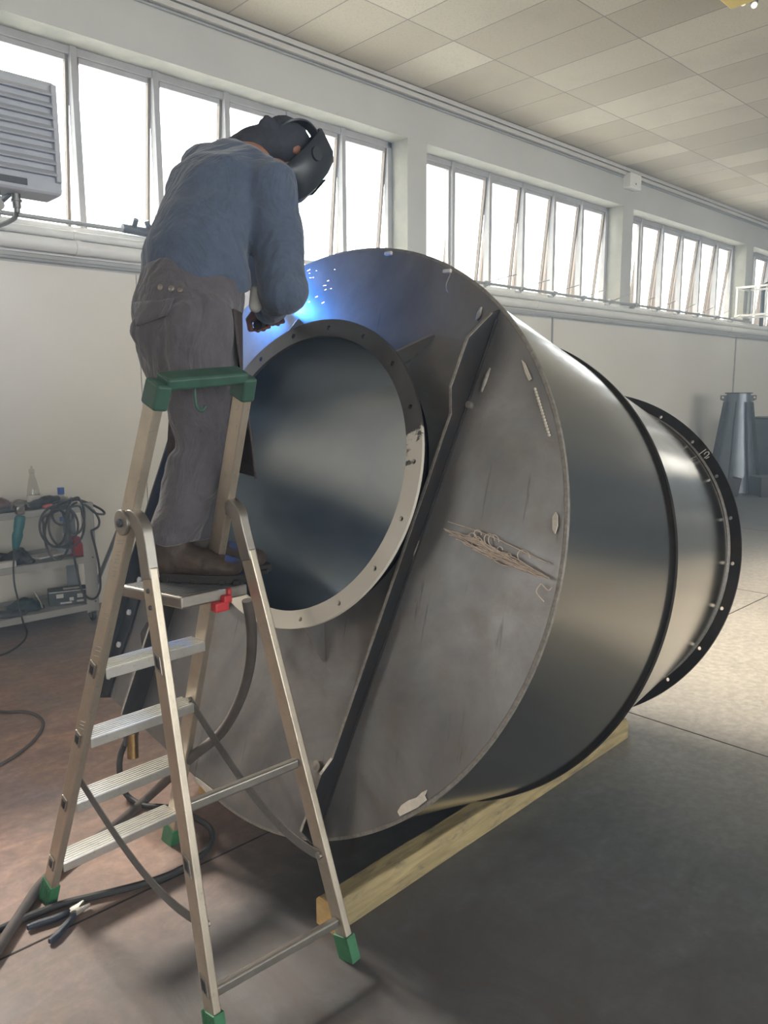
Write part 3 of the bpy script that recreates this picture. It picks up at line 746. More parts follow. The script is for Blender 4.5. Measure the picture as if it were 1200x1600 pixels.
# ------------------------------------------------------------------ step ladder
lad = thing('step_ladder', 'aluminium platform step ladder with green top rail, standing before the drum', 'ladder', on_z(200,1420,0))
FA, FB, FD, FC = on_z(75,1403,.01), on_z(266,1312,.01), on_z(546,1495,.01), on_z(338,1622,.01)
ue = (FB-FA); ue.z = 0; ue.normalize(); ve = V((ue.y,-ue.x,0)); LEAN = .40
ft = (ve*LEAN+V((0,0,1))); fn = ue.cross(ft).normalized()
TA, TB = on_plane(246,603,FA,fn), on_plane(383,592,FA,fn)
stA = lambda z: FA+(TA-FA)*((z-FA.z)/(TA.z-FA.z))
stB = lambda z: FB+(TB-FB)*((z-FB.z)/(TB.z-FB.z))
sdir = ft.normalized()
for f, s in ((stA, 1), (stB, -1)):
    st = MB(); a, b = f(.06), f(TA.z-.02)
    st.bar(a, b, .058, .026, ue); so = st.build('stile', M_ALU, lad, 0, .004)
    # rung plugs
    for z in (.17, .413, .657, .90):
        p = f(z)-ue*s*.0145; ax = (ve, sdir, ue)
        MB().box(p, (.034,.05,.006), (fn,sdir,ue)).build('rung_plug', M_ALU3, so, 0, .004); MB().box(p-ue*s*.002, (.018,.03,.006), (fn,sdir,ue)).build('rung_socket', M_BLACK, so, 0, .002)
    cp = MB(); cp.bar(f(-.008), f(.085), .068, .036, ue, b_scale=.95)
    for k in range(5): cp.bar(f(.005)+fn*(-.024+.012*k)-ue*s*.018, f(.075)+fn*(-.024+.012*k)-ue*s*.018, .005,.005, ue)
    cp.build('foot_cap', M_GREENB, lad, 0, .004)
# faint printed lettering on the near stile
for z, wd_ in ((1.305,.034),(1.296,.034),(1.272,.02),(1.262,.024),(1.250,.020),(1.238,.024),(1.226,.020),(1.214,.022),(1.200,.016),(1.085,.02),(1.07,.026),(1.055,.022),(.975,.03),(.962,.03),(.945,.026),(.72,.03),(.708,.026),(.696,.03)):
    k_ = (fn*math.cos(.5)+sdir*math.sin(.5)); MB().box(stA(z)-ue*.0135+fn*.004, (wd_,.003,.001), (k_, sdir, ue)).build('faded_print', M_GREYCOND, lad, 0)
TREADS = (.165, .410, .655, .898)
for z in TREADS:
    a, b = stA(z)+ue*.012, stB(z)-ue*.012
    td = MB(); c = (a+b)/2-ve*.0; L = (b-a).length
    td.box(c-ve*.012, (L,.085,.006), (ue,ve,V((0,0,1))))
    td.box(c-ve*.053-V((0,0,.014)), (L,.006,.03), (ue,ve,V((0,0,1)))); td.box(c+ve*.029-V((0,0,.014)), (L,.006,.03), (ue,ve,V((0,0,1))))
    for k in range(6): td.box(c-ve*(.045-.013*k)+V((0,0,.004)), (L,.004,.003), (ue,ve,V((0,0,1))))
    td.build('tread', M_ALU2, lad, 0, .002)
# platform
ZP = 1.125
BL, BR, FR_, FL_ = V((.985,2.215,ZP)), V((1.255,2.222,ZP)), V((1.272,1.952,ZP)), V((1.045,1.948,ZP))
pf = MB(); pf.prism([BL,BR,FR_,FL_], V((0,0,-.036)))
plo = pf.build('platform', M_ALU3, lad, 0, .006)
rb = MB()
for k in range(14):
    g_ = (k+.8)/15; a_, b_ = BL+(FL_-BL)*g_, BR+(FR_-BR)*g_
    rb.bar(a_+(b_-a_)*.05+V((0,0,-.001)), b_+(a_-b_)*.05+V((0,0,-.001)), .008, .004)
rb.build('grip_rib', M_DGREY, plo, 0)
cx = FL_*.45+FR_*.55-ve*.0+V((0,-.004,0))
ct = MB(); ct.box(V((cx.x,cx.y,ZP-.05)), (.05,.03,.03), (ue,ve,V((0,0,1)))); ct.box(V((cx.x,cx.y,ZP-.03))+ue*.02, (.03,.035,.025), (ue,ve,V((0,0,1)))); ct.cyl(V((cx.x,cx.y,ZP-.04))+ue*.03, V((cx.x,cx.y,ZP-.0))+ue*.035, .008)
ct.build('platform_catch', M_RED, lad, 0, .006)
# hinges and rear legs
ZH = 1.355
for f, s, foot in ((stA, 1, FC), (stB, -1, FD)):
    h = f(ZH); hp = MB()
    hp.lathe(h-ue*s*.024, ue*s, [(0,0),(.036,0),(.036,.012),(0,.012)], 20)
    top = h+ve*.052+V((0,0,.006)); k0 = h+ve*.085-V((0,0,.045)); ld = (foot-k0); ld.normalize()
    k1 = k0+ld*.10
    pts = spline([h-ue*s*.005, h+ve*.035+V((0,0,.014)), top+ve*.02-V((0,0,.012)), k0, k1], 5)
    hp.sweep(pts, .048, .030, ue)
    ho = hp.build('hinge_bracket', M_ALU3, lad, 40, .003)
    MB().lathe(h-ue*s*.026, -ue*s, [(.012,-.002),(.012,.004),(.006,.008),(0,.008)], 12).build('pivot_bolt', M_DGREY, ho)
    lg = MB(); lg.bar(k1-ld*.03, foot-ld*.05, .052, .024, ue); lo = lg.build('rear_leg', M_ALU, lad, 0, .004)
    for kk in (.03,.075): MB().lathe(k1+ld*kk-ue*s*.012, -ue*s, [(.007,0),(.006,.004),(0,.005)], 10).build('rivet', M_DGREY, lo)
    total = (foot-k1).length
    cp = MB(); cp.bar(foot-ld*.075, foot+ld*.006, .064, .034, ue); 
    for k in range(5): cp.bar(foot-ld*.07+fn*(-.022+.011*k)-ue*s*.017, foot+fn*(-.022+.011*k)-ue*s*.017, .005,.005, ue)
    cp.build('foot_cap', M_GREENB, lad, 0, .004)
    for q in (.18, .62, .88) if s == 1 else ():
        p = k1+ld*(total*q)-ue*.0135
        MB().box(p, (.034,.05,.004), (fn,ld,ue)).build('rung_plug', M_ALU3, lo, 0, .004); MB().box(p-ue*.002, (.018,.03,.004), (fn,ld,ue)).build('rung_socket', M_BLACK, lo, 0, .002)
# rear braces: end points measured on the two legs
def rl_pt(foot, f, z):
    h = f(ZH); k0 = h+ve*.085-V((0,0,.045)); return k0+(foot-k0)*((z-k0.z)/(foot.z-k0.z))
for z in (.61, .125):
    MB().bar(rl_pt(FC,stA,z)+ue*.012, rl_pt(FD,stB,z)-ue*.012, .022, .03, V((0,0,1))).build('brace', M_ALU3, lad, 0, .006, 3)
# straps limiting the spread
for f, foot, s in ((stA, FC, 1), (stB, FD, -1)):
    a = f(.50 if s == 1 else .665)+ue*s*.016; b = rl_pt(foot, f, .30 if s == 1 else .33)+ue*s*.016
    sag = V((0,0,-.09)); pts = [a+(b-a)*(k/16)+sag*(4*(k/16)*(1-k/16))*(.5+.5*k/16) for k in range(17)]; sm = MB(); sm.sweep(pts, .003, .032, V((0,0,1)))
    so = sm.build('spread_strap', M_STRAP, lad, 0)
    for q in (a, b): MB().lathe(q-ue*.004, ue, [(0,-.004),(.011,-.004),(.011,.012),(0,.012)], 10).build('strap_bolt', M_ALU3, so)
# green top rail with hook
tr_ = MB(); zt = (TA.z+TB.z)/2
pA, pB = TA+V((0,0,.0)), TB+V((0,0,0))
for i, (p0, p1) in enumerate(((pA-sdir*.058-ue*.001, pA+sdir*.012+ue*.004), (pA+sdir*.012+ue*.01, pB+sdir*.012-ue*.01), (pB+sdir*.012-ue*.004, pB-sdir*.058+ue*.001))):
    tr_.bar(p0, p1, .05 if i != 1 else .034, .075 if i != 1 else .062, fn if i == 1 else ue) if i == 1 else tr_.bar(p0, p1, .068, .044, ue)
tp = tr_.build('top_rail', M_GREEN, lad, 0, .008, 3)
hk0 = (pA+pB)/2-fn*.04-sdir*.01
MB().tube(spline([hk0, hk0-V((0,0,.05)), hk0-V((0,0,.075))+ue*.006, hk0-V((0,0,.082))+ue*.02, hk0-V((0,0,.07))+ue*.032]), .005, 10).build('hook', M_GREEN, tp)


# ------------------------------------------------------------------ the welder
foot_r = on_z(292, 902, ZP+.003); DP = .06
per = thing('person', 'person in dark work clothes and welding helmet bending forward on the ladder platform', 'person', foot_r)
yw = math.radians(2); F = V((math.cos(yw), math.sin(yw), 0)); S = V((math.sin(yw), -math.cos(yw), 0)); Z = V((0,0,1))  # facing, right side, up
J = dict(pelvis=at(297,500,2.30+DP), waist=at(302,432,2.30+DP), mid=at(320,355,2.33+DP), chest=at(346,303,2.38+DP), sho=at(370,268,2.42+DP), neck=at(402,248,2.46+DP), head=at(446,234,2.50+DP),
         sh_r=at(422,294,2.30+DP), el_r=at(442,452,2.30+DP), ha_r=at(408,492,2.56+DP), sh_l=at(322,262,2.56+DP), el_l=at(405,420,2.78+DP), ha_l=at(424,478,2.74+DP),
         hip_r=at(308,520,2.22+DP), kn_r=at(316,716,2.30+DP), an_r=at(275,868,2.44), hip_l=at(288,515,2.40+DP), kn_l=at(345,705,2.52+DP), an_l=at(338,868,2.60))
hr, tr0, hl, tl0 = V((1.095,2.215,ZP)), V((1.250,2.010,ZP)), V((1.205,2.235,ZP)), V((1.395,2.055,ZP))
fr_dir = (tr0-hr); fr_dir.z = 0; fr_dir.normalize(); fl_dir = (tl0-hl); fl_dir.z = 0; fl_dir.normalize()
J['an_r'] = hr+fr_dir*.075+V((0,0,.115)); J['an_l'] = hl+fl_dir*.06+V((0,0,.115)); an_r, an_l = J['an_r'], J['an_l']
hf = V((F.x*.66+.04, F.y*.66+.05, -.75)).normalized(); hs = hf.cross(V((0,0,1))).normalized(); hu = hs.cross(hf)   # head: forward, right, up

def hand(mb, c, d, palm, side, k=1.0):
    """five fingers closed round a grip: c wrist, d along the hand, palm the palm's facing, side towards the thumb"""
    d = V(d).normalized(); palm = (V(palm)-d*V(palm).dot(d)).normalized(); side = d.cross(palm)*(1 if V(side).dot(d.cross(palm)) > 0 else -1)
    mb.limb([c, c+d*.045, c+d*.088], [(.024*k,.030*k),(.019*k,.040*k),(.016*k,.040*k)], palm, 14)
    for i, (o, L) in enumerate(((.030,.074),(.010,.082),(-.010,.077),(-.029,.062))):
        b = c+d*.088+side*o; p1 = b+d*L*.40+palm*.006; p2 = p1+(d*.25+palm*.95).normalized()*L*.36; p3 = p2+(palm*.35-d*.9).normalized()*L*.30
        mb.limb([b-d*.01, p1, p2, p3], [.0098*k,.0094*k,.0088*k,.0078*k], palm, 10)
    t0 = c+d*.028+side*.030; t1 = t0+(d*.55+side*.55+palm*.5).normalized()*.036; t2 = t1+(d*.5+palm*.85-side*.15).normalized()*.032
    mb.limb([t0-side*.012, t0, t1, t2], [.015*k,.0135*k,.0115*k,.0095*k], palm, 10)
dr = (J['ha_r']-J['el_r']).normalized(); dl = (J['ha_l']-J['el_l']).normalized()
wr_r, wr_l = J['ha_r']-dr*.07, J['ha_l']-dl*.07

body = MB()
body.limb([J['pelvis']-Z*.06, J['pelvis'], J['waist'], J['mid'], J['chest'], J['sho']], [(.14,.10),(.155,.11),(.135,.10),(.145,.11),(.165,.115),(.15,.085)], S)
body.limb([J['sho'], J['neck'], J['head']-hf*.01], [.07,.058,.06], S)
body.sphere(J['head'], (.068,.085,.092), 20, ax=(hs,hf,hu)); 
body.limb([J['head']-hu*.05+hf*.03, J['head']-hu*.115+hf*.062], [.055,.034], hs)          # jaw
body.limb([J['head']+hf*.088+hu*.012, J['head']+hf*.112-hu*.028], [.011,.016], hs, 10)      # nose
for sx in (-1, 1):
    body.sphere(J['head']+hs*sx*.068-hu*.012, (.009,.018,.027), 12, ax=(hs,hf,hu))           # ears
    body.sphere(J['head']+hs*sx*.032+hf*.083+hu*.022, .013, 10)                            # brow and eye mass
body.limb([J['head']+hf*.083-hu*.062-hs*.02, J['head']+hf*.090-hu*.062, J['head']+hf*.083-hu*.062+hs*.02], [.007,.009,.007], hu, 8)   # lips
for a, b, c, d in ((J['sh_r'],J['el_r'],wr_r,dr),(J['sh_l'],J['el_l'],wr_l,dl)):
    body.limb([J['sho'], a, a+(b-a)*.4, b], [.06,.058,.05,.042], F); body.limb([b, b+(c-b)*.35, c], [.042,.040,.028], F)
hand(body, wr_r, dr, V((.2,.3,-.9)), V((0,.7,.7)), .86); hand(body, wr_l, dl, V((.3,.2,-.9)), V((.2,-.7,.7)), .86)
for hp, kn, an, fd in ((J['hip_r'],J['kn_r'],an_r,fr_dir),(J['hip_l'],J['kn_l'],an_l,fl_dir)):
    body.limb([J['pelvis']*.5+hp*.5, hp, hp+(kn-hp)*.5, kn], [.10,.088,.075,.055], S); body.limb([kn, kn+(an-kn)*.3-fd*.015, an], [.054,.054,.036], S)
    body.limb([an-Z*.045-fd*.03, an-Z*.065+fd*.08, an-Z*.082+fd*.17], [(.034,.034),(.038,.03),(.036,.018)], Z.cross(fd), 14)
blob('body', body, M_SKIN, per, .0065, 3)

jk = MB()
jk.limb([J['waist']-Z*.015+F*.01, J['waist']+Z*.05, J['mid'], J['chest'], J['sho'], J['sho']+(J['neck']-J['sho'])*.55], [(.182,.146),(.176,.138),(.180,.144),(.194,.146),(.178,.108),(.095,.08)], S, 28, cap=.15)
jk.limb([J['waist']-Z*.06+F*.06-S*.0, J['waist']+Z*.04+F*.02], [(.176,.100),(.172,.13)], S, 24, cap=.15)      # the front hangs lower
for a, b, c in ((J['sh_r'],J['el_r'],wr_r),(J['sh_l'],J['el_l'],wr_l)):
    m = J['sho']*.6+a*.4
    jk.limb([m, a, a+(b-a)*.30, a+(b-a)*.62, b], [.088,.090,.084,.078,.074], F, 20); jk.limb([b, b+(c-b)*.3, b+(c-b)*.75, c-(c-b)*.05], [.075,.068,.055,.049], F, 20)
    for q in (.50,.66,.80,.92): jk.limb([a+(b-a)*q+S*.012, a+(b-a)*(q+.03)], [.079-.004*q,.077-.004*q], F, 18, cap=.6)   # sleeve folds
jk.limb([J['sho']+(J['neck']-J['sho'])*.2, J['sho']+(J['neck']-J['sho'])*.85], [(.088,.078),(.078,.072)], S, 20, cap=.4)  # collar
jacket_ = blob('jacket', jk, M_JACKET, per, .0085, 4, [(.020,.22,1),(.010,.16,-7),(.004,.03,1)])

tr = MB()
tr.limb([J['waist']-Z*.01, J['pelvis']+Z*.04, J['pelvis']-Z*.05-F*.02, J['pelvis']-Z*.13-F*.008, J['pelvis']-Z*.22], [(.174,.140),(.180,.152),(.178,.156),(.160,.136),(.120,.100)], S, 28, cap=.2)
for hp, kn, an, fd in ((J['hip_r'],J['kn_r'],an_r,fr_dir),(J['hip_l'],J['kn_l'],an_l,fl_dir)):
    tr.limb([hp+Z*.03, hp+(kn-hp)*.3, hp+(kn-hp)*.65, kn], [.118,.106,.088,.074], S, 22)
    tr.limb([kn+Z*.02, kn+(an-kn)*.30-fd*.015, kn+(an-kn)*.62-fd*.012, an+Z*.03-fd*.004], [(.074,.078),(.078,.084),(.070,.078),(.066,.074)], S, 22, cap=.3)
    for q in (.06,.14,.22): tr.limb([kn+(an-kn)*q-fd*.028+Z*.01, kn+(an-kn)*(q+.03)+fd*.028-Z*.01], [.062,.066], S, 18, cap=.8)
    tr.limb([an+Z*.035, an+Z*.012], [(.072,.078),(.074,.080)], S, 20, cap=.2)
trousers_ = blob('trousers', tr, M_TROUSER, per, .0085, 3, [(.018,.2,1),(.013,.14,-8),(.005,.03,1)])
from mathutils.bvhtree import BVHTree
tv_ = BVHTree.FromPolygons([v.co.copy() for v in trousers_.data.vertices], [tuple(p.vertices) for p in trousers_.data.polygons])
def on_cloth(px, py, off):
    d = (rt*((px-600)/FPX)+up*((800-py)/FPX)+fw).normalized(); h = tv_.ray_cast(CAM, d)
    return (h[0]+h[1]*off, h[1]) if h[0] is not None else (None, None)
for px, py in ((251,449),(268,451),(282,453)):
    p, nn_ = on_cloth(px, py, .0)
    if p is not None: MB().lathe(p, nn_, [(.009,-.004),(.009,.003),(.006,.005),(0,.005)], 14).build('button', M_ALU3, trousers_)
fp = []; gu, gv = 10, 6; cs = ((212,474),(274,468),(262,494),(216,510))
for i in range(gv+1):
    for j in range(gu+1):
        a_, b_ = j/gu, i/gv
        x_ = (cs[0][0]*(1-a_)+cs[1][0]*a_)*(1-b_)+(cs[3][0]*(1-a_)+cs[2][0]*a_)*b_; y_ = (cs[0][1]*(1-a_)+cs[1][1]*a_)*(1-b_)+(cs[3][1]*(1-a_)+cs[2][1]*a_)*b_
        fp.append(on_cloth(x_, y_, .006)[0])
if all(p is not None for p in fp):
    fo_ = MB().add(fp, [(i*(gu+1)+j, i*(gu+1)+j+1, (i+1)*(gu+1)+j+1, (i+1)*(gu+1)+j) for i in range(gv) for j in range(gu)]).build('pocket_flap', M_TROUSER, trousers_, 80)
    md_ = fo_.modifiers.new('t','SOLIDIFY'); md_.thickness = .007; md_.offset = 0
# leather apron hanging in front of the thighs
ap = MB(); A_ = []
top_c = J['waist']+F*.125-Z*.11; bot_c = J['kn_l']*.5+J['kn_r']*.5+F*.085-Z*.06
nu, nv = 14, 12
for i in range(nv+1):
    f = i/nv; c = top_c*(1-f)+bot_c*f
    for j in range(nu+1):
        g_ = j/nu*2-1; A_.append(c+S*(g_*(.19+.05*f))-F*(abs(g_)**2.2*.10)+F*(.012*math.sin(5*g_+3*f)))
ap.add(A_, [(i*(nu+1)+j, i*(nu+1)+j+1, (i+1)*(nu+1)+j+1, (i+1)*(nu+1)+j) for i in range(nv) for j in range(nu)])
ao = ap.build('apron', M_APRON, per, 80); so_ = ao.modifiers.new('t','SOLIDIFY'); so_.thickness = .006
# boots
for an, fd, wd_ in ((an_r,fr_dir,1),(an_l,fl_dir,-1)):
    g0 = V((an.x,an.y,ZP+.004)); sd_ = Z.cross(fd)
    bm_ = MB()
    bm_.limb([an+Z*.05-fd*.005, an-Z*.01-fd*.005, an-Z*.06-fd*.012], [(.052,.058),(.050,.056),(.046,.052)], sd_, 18)
    bm_.limb([g0-fd*.045+Z*.058, g0+fd*.05+Z*.062, g0+fd*.13+Z*.05, g0+fd*.19+Z*.042], [(.042,.042),(.047,.048),(.052,.037),(.044,.030)], sd_, 18)
    bo = blob('boot', bm_, M_BOOT, per, .006, 4, [(.006,.03,1)])
    sl_ = MB(); P = []
    for k in range(32):
        a = 2*PI*k/32; x = math.cos(a); y = math.sin(a); wdt = .050 if x > 0 else .044
        P.append(g0+fd*(.075+.160*abs(x)**.8*(1 if x > 0 else -1))+sd_*(wdt*y)-Z*.002)
    sl_.prism(P, Z*.026)
    for k in range(7): sl_.box(g0+fd*(-.06+.046*k)+Z*.004, (.022,.092,.014), (fd,sd_,Z))
    sl_.build('sole', M_SOLE, bo, 20, .003)
# gloves
gr = MB(); hand(gr, wr_r, dr, V((.2,.3,-.9)), V((0,.7,.7)), 1.12); gr.limb([wr_r-dr*.06, wr_r-dr*.01, wr_r+dr*.02], [.046,.040,.034], F)
blob('glove', gr, M_GLOVE, per, .0045, 2)
gl_ = MB(); hand(gl_, wr_l, dl, V((.3,.2,-.9)), V((.2,-.7,.7)), 1.12); gl_.limb([wr_l-dl*.06, wr_l-dl*.01, wr_l+dl*.02], [.046,.040,.034], F)
blob('glove', gl_, M_GLOVE, per, .0045, 2)
cf = MB(); q0 = at(399,465,2.42); cf.limb([q0-Z*.025, q0+Z*.022], [.022,.016], F, 10); blob('glove_cuff', cf, M_PAPER, per, .004, 2)
# hood with a knot at the back, then the helmet
hd = MB(); H_ = J['head']
hd.sphere(H_+hu*.006-hf*.010, (.078,.092,.094), 24, ax=(hs,hf,hu))
hd.limb([H_-hf*.045-hu*.03, J['neck']+Z*.03-F*.02, J['sho']+Z*.05], [(.070,.066),(.076,.062),(.09,.05)], hs, 20, cap=.6)
for (px, py, r) in ((414,196,.022),(418,190,.018),(424,193,.02),(400,205,.018),(394,203,.012),(390,209,.012),(386,212,.012),(406,200,.014)):
    hd.sphere(at(px,py,2.46), (r,r*.7,r), 10)
blob('hood', hd, M_CLOTH, per, .006, 3, [(.012,.03,2)])
hm = MB()
lev = [(.100,.088,.66),(.085,.110,.92),(.030,.118,1.0),(-.045,.118,1.03),(-.105,.108,1.0),(-.150,.082,.86)]   # height, half width, reach
prof = [(-1,.0),(-1,.045),(-.98,.10),(-.80,.142),(-.50,.160),(0,.165),(.50,.160),(.80,.142),(.98,.10),(1,.045),(1,.0)]
vs = []
for h_, hw, rc in lev:
    for a, b in prof: vs.append(H_+hs*(a*hw)+hf*(.0+b*rc*.86)+hu*h_)
npf = len(prof)
hm.add(vs, [(i*npf+j, i*npf+j+1, (i+1)*npf+j+1, (i+1)*npf+j) for i in range(len(lev)-1) for j in range(npf-1)])
hm.add([vs[j] for j in range(npf)]+[H_+hf*.03+hu*.105], [(j,j+1,npf) for j in range(npf-1)])
ho_ = hm.build('welding_helmet', M_HELM, per, 30); sm_ = ho_.modifiers.new('t','SOLIDIFY'); sm_.thickness = .004
MB().box(H_+hf*.148+hu*.0, (.11,.006,.09), (hs,hf,hu)).build('viewing_window', simple('dark_filter_glass',(16,20,18),.08,0,.05,5,spec=.6), ho_, 0, .004)
# ratchet headband: over the crown and out in front, and round the head
for sx in (-1, 1): MB().lathe(H_+hs*sx*.112+hu*.0+hf*.04, hs*sx, [(0,.012),(.022,.012),(.026,0),(.026,-.01)], 16).build('ratchet_knob', M_HELM, ho_)
arc = [at(428,196,2.46), at(437,188,2.46), at(450,182,2.46), at(463,181.5,2.47), at(476,186,2.48), at(485,195,2.49), at(491,205,2.50), at(491,215,2.51), at(486,223,2.52), at(479,230,2.52)]
hb_ = MB(); arcs = [p+fw*(DP-.03) for p in spline(arc, 4)]; hb_.sweep(arcs, .006, .034, hs)
hb_.build('headband', M_HELM, ho_, 60)
# welding torch in the hands, arc and sparks at the seam
arc_l = loc(438, 474, 0); ARC = C1+da*arc_l.x+db*arc_l.y-dn*.02
tc_ = thing('welding_torch', 'welding torch held in the gloved hands against the plate', 'torch', J['ha_r'])
hA = J['ha_r']+dr*.02-Z*.02; hB = hA+(ARC-hA)*.42
MB().tube(spline([hA-(ARC-hA)*.12, hA, hB],5), .016, 12).build('grip', M_BLACK, tc_)
MB().tube(spline([hB, hB+(ARC-hB)*.55+Z*.03, ARC-(ARC-hB).normalized()*.05],6), .009, 10).build('swan_neck', M_BRASS, tc_)
e_ = ARC-(ARC-hB).normalized()*.05; MB().cyl(e_-(ARC-hB).normalized()*.03, ARC-(ARC-hB).normalized()*.014, .012, 14).build('nozzle', M_BRASS, tc_)
tag(MB().sphere(ARC+dn*.006, .009, 10).build('welding_arc', emit('arc_glow',(.45,.75,1.0),120)), 'tiny blinding blue-white welding arc at the torch tip', 'welding arc')
al = bpy.data.lights.new('arc_light','POINT'); al.energy = 26; al.color = (.05,.28,1.0); al.shadow_soft_size = .012
alo = bpy.data.objects.new('arc_light', al); col.objects.link(alo); alo.location = ARC-dn*.035
sk = MB()
for k in range(15):
    px, py = 474+random.random()**1.3*50, 412+random.random()*62
    p = loc(px, py, -.02-.10*random.random()); d_ = V((1,random.uniform(-.3,.4),0)).normalized()*random.uniform(.003,.016)
    P0, P1 = [C1+da*q.x+db*q.y+dn*q.z for q in (p-d_*.5, p+d_*.5)]
    sk.tube([P0,P1], random.uniform(.0006,.0011), 5)
tag(sk.build('weld_sparks', emit('spark_glow',(1,.68,.5),7)), 'shower of glowing sparks beside the welding arc', 'sparks', kind='stuff')

# ------------------------------------------------------------------ hoses, earth clamp and pliers on the floor
def floor(px, py, z): return on_z(px, py, z)
hose = [at(386,938,2.52), at(393,985,2.56), at(390,1040,2.62), at(374,1095,2.66), at(345,1145,2.70), at(296,1186,2.76), on_z(238,1240,.05), on_z(182,1288,.019), on_z(140,1318,.019), on_z(98,1350,.019), on_z(62,1384,.019), on_z(30,1432,.019), on_z(-10,1492,.019), on_z(-60,1560,.019)]
tag(MB().tube(spline(hose,6), .018, 12).build('welding_hose', M_HOSE), 'thick dusty torch hose hanging under the platform and trailing left past the ladder', 'hose')
c2 = [on_z(200,1158,.35), on_z(190,1180,.22), on_z(187,1205,.10), on_z(195,1238,.03), on_z(222,1258,.014), on_z(262,1262,.014), on_z(305,1278,.014), on_z(330,1297,.014), on_z(326,1324,.014), on_z(287,1356,.014), on_z(230,1379,.014), on_z(143,1401,.014), on_z(95,1413,.014), on_z(33,1437,.014), on_z(0,1452,.014), on_z(-50,1476,.014)]
c2[0] = C1+da*-.84+db*-.99-dn*.02; 
clampp = loc(207,1158,-.012); CLP = C1+da*clampp.x+db*clampp.y+dn*clampp.z
c2[0] = at(201,1150,(CLP-CAM).dot(fw)-.0); c2[1] = at(189,1178,(CLP-CAM).dot(fw)); c2[2] = at(187,1205,(CLP-CAM).dot(fw)+.0)
tag(MB().tube(spline(c2,6), .012, 10).build('earth_cable', M_CABLE), 'dark cable looping on the floor from the brass clamp, behind the pliers', 'cable')
ec = thing('earth_clamp', 'brass earth clamp gripping the lower left edge of the plate', 'clamp', CLP)
q0 = at(207,1145,(CLP-CAM).dot(fw)-.02); q1 = at(208,1184,(CLP-CAM).dot(fw)-.02)
MB().cyl(q0, q1, .022, 18).build('brass_handle', M_BRASS, ec)
MB().bar(at(199,1128,(CLP-CAM).dot(fw)-.02), at(201,1165,(CLP-CAM).dot(fw)-.02), .02, .035, F).build('jaw', M_DGREY, ec, 0, .004)
MB().bar(at(208,1118,(CLP-CAM).dot(fw)-.02), at(208,1150,(CLP-CAM).dot(fw)-.02), .022, .04, F).build('jaw', M_BRASS, ec, 0, .004)
tag(MB().tube(spline([on_z(p,q,.008) for p,q in ((-60,1100),(0,1112),(40,1112),(62,1121),(67,1135),(52,1158),(25,1180),(0,1195),(-60,1225))],6), .008, 10).build('floor_cable', M_HOSE), 'thin cable curling in a loop on the floor at the left edge', 'cable')
pz = .014; pli = thing('pliers', 'combination pliers with dark blue handles lying open on the floor', 'pliers', on_z(105,1435,0))
M_PLH = simple('dark_blue_grip', (34,42,56), .5, 0, .2, 30)
def flat(pts, widths, z, h, mat, name, bev=.004):
    m = MB(); P = [on_z(*q, z) for q in pts]; L_, R_ = [], []
    for i, p in enumerate(P):
        d_ = (P[min(i+1,len(P)-1)]-P[max(i-1,0)]); d_.z = 0; d_.normalize(); n_ = V((-d_.y,d_.x,0))*widths[i]/2
        L_.append(p+n_); R_.append(p-n_)
    m.prism(L_+R_[::-1], V((0,0,h))); return m.build(name, mat, pli, 0, bev, 3)
flat(((42,1454),(62,1446),(85,1439),(104,1431),(110,1427)), (.016,.022,.021,.018,.014), .004, .018, M_PLH, 'handle', .006)
flat(((77,1476),(90,1465),(103,1450),(114,1437),(117,1432)), (.016,.021,.021,.018,.014), .004, .018, M_PLH, 'handle', .006)
flat(((110,1430),(116,1424),(124,1417),(131,1411)), (.020,.030,.014,.007), .006, .012, M_ALU2, 'jaw', .002)
flat(((112,1430),(119,1427),(130,1422),(141,1416)), (.018,.028,.013,.007), .007, .012, M_ALU2, 'jaw', .002)
MB().lathe(on_z(115,1427,.016), Z, [(.009,0),(.009,.005),(0,.006)], 14).build('pivot', M_IRON, pli)

# ------------------------------------------------------------------ tool trolley against the wall
TX0, TX1, TY0, TY1 = 1.02, 2.33, 5.62, 6.02
tro = thing('tool_trolley', 'grey metal tool trolley with three shelves standing by the wall', 'trolley', ((TX0+TX1)/2,(TY0+TY1)/2,0))
for z, l in ((.885,0),(.50,0),(.135,0)):
    m = MB(); m.bx(TX0, TX1-.03, TY0, TY1, z-.012, z); m.bx(TX0, TX1-.03, TY0-.003, TY0+.012, z-.045, z+.004); m.bx(TX0, TX1-.03, TY1-.01, TY1, z-.03, z+.03)
    m.build('shelf', M_SHELF, tro, 0, .003)
for x, y, mt in ((TX1-.045,TY0+.02,M_SHELF),(TX1-.045,TY1-.02,M_SHELFD),(TX0+.04,TY0+.02,M_SHELF),(TX0+.04,TY1-.02,M_SHELFD)):
    m = MB(); m.bx(x-.048, x+.048, y-.022, y-.014, .07, .905); m.bx(x+.040, x+.048, y-.022, y+.035, .07, .905)
    po = m.build('upright', mt, tro, 0, .003)
    for z in (.87,.49,.15): MB().lathe((x+.02,y-.022,z), (0,-1,0), [(.007,0),(.006,.004),(0,.005)], 8).build('bolt', M_DGREY, po)
    c = MB(); c.lathe((x-.012,y+.0,.036), (1,0,0), [(0,0),(.034,0),(.036,.006),(.036,.02),(.034,.026),(0,.026)], 18); co_ = c.build('caster', M_BLACK, tro)
    c = MB(); c.bx(x-.022, x-.016, y-.02, y+.02, .03, .08); c.bx(x+.018, x+.024, y-.02, y+.02, .03, .08); c.bx(x-.025, x+.027, y-.022, y+.022, .07, .08); c.build('caster_fork', M_IRON, co_, 0)
lb = on_y(187,822,5.88); lb2 = on_y(143,932,5.80)
lb2 = lb+(lb2-lb)*1.0
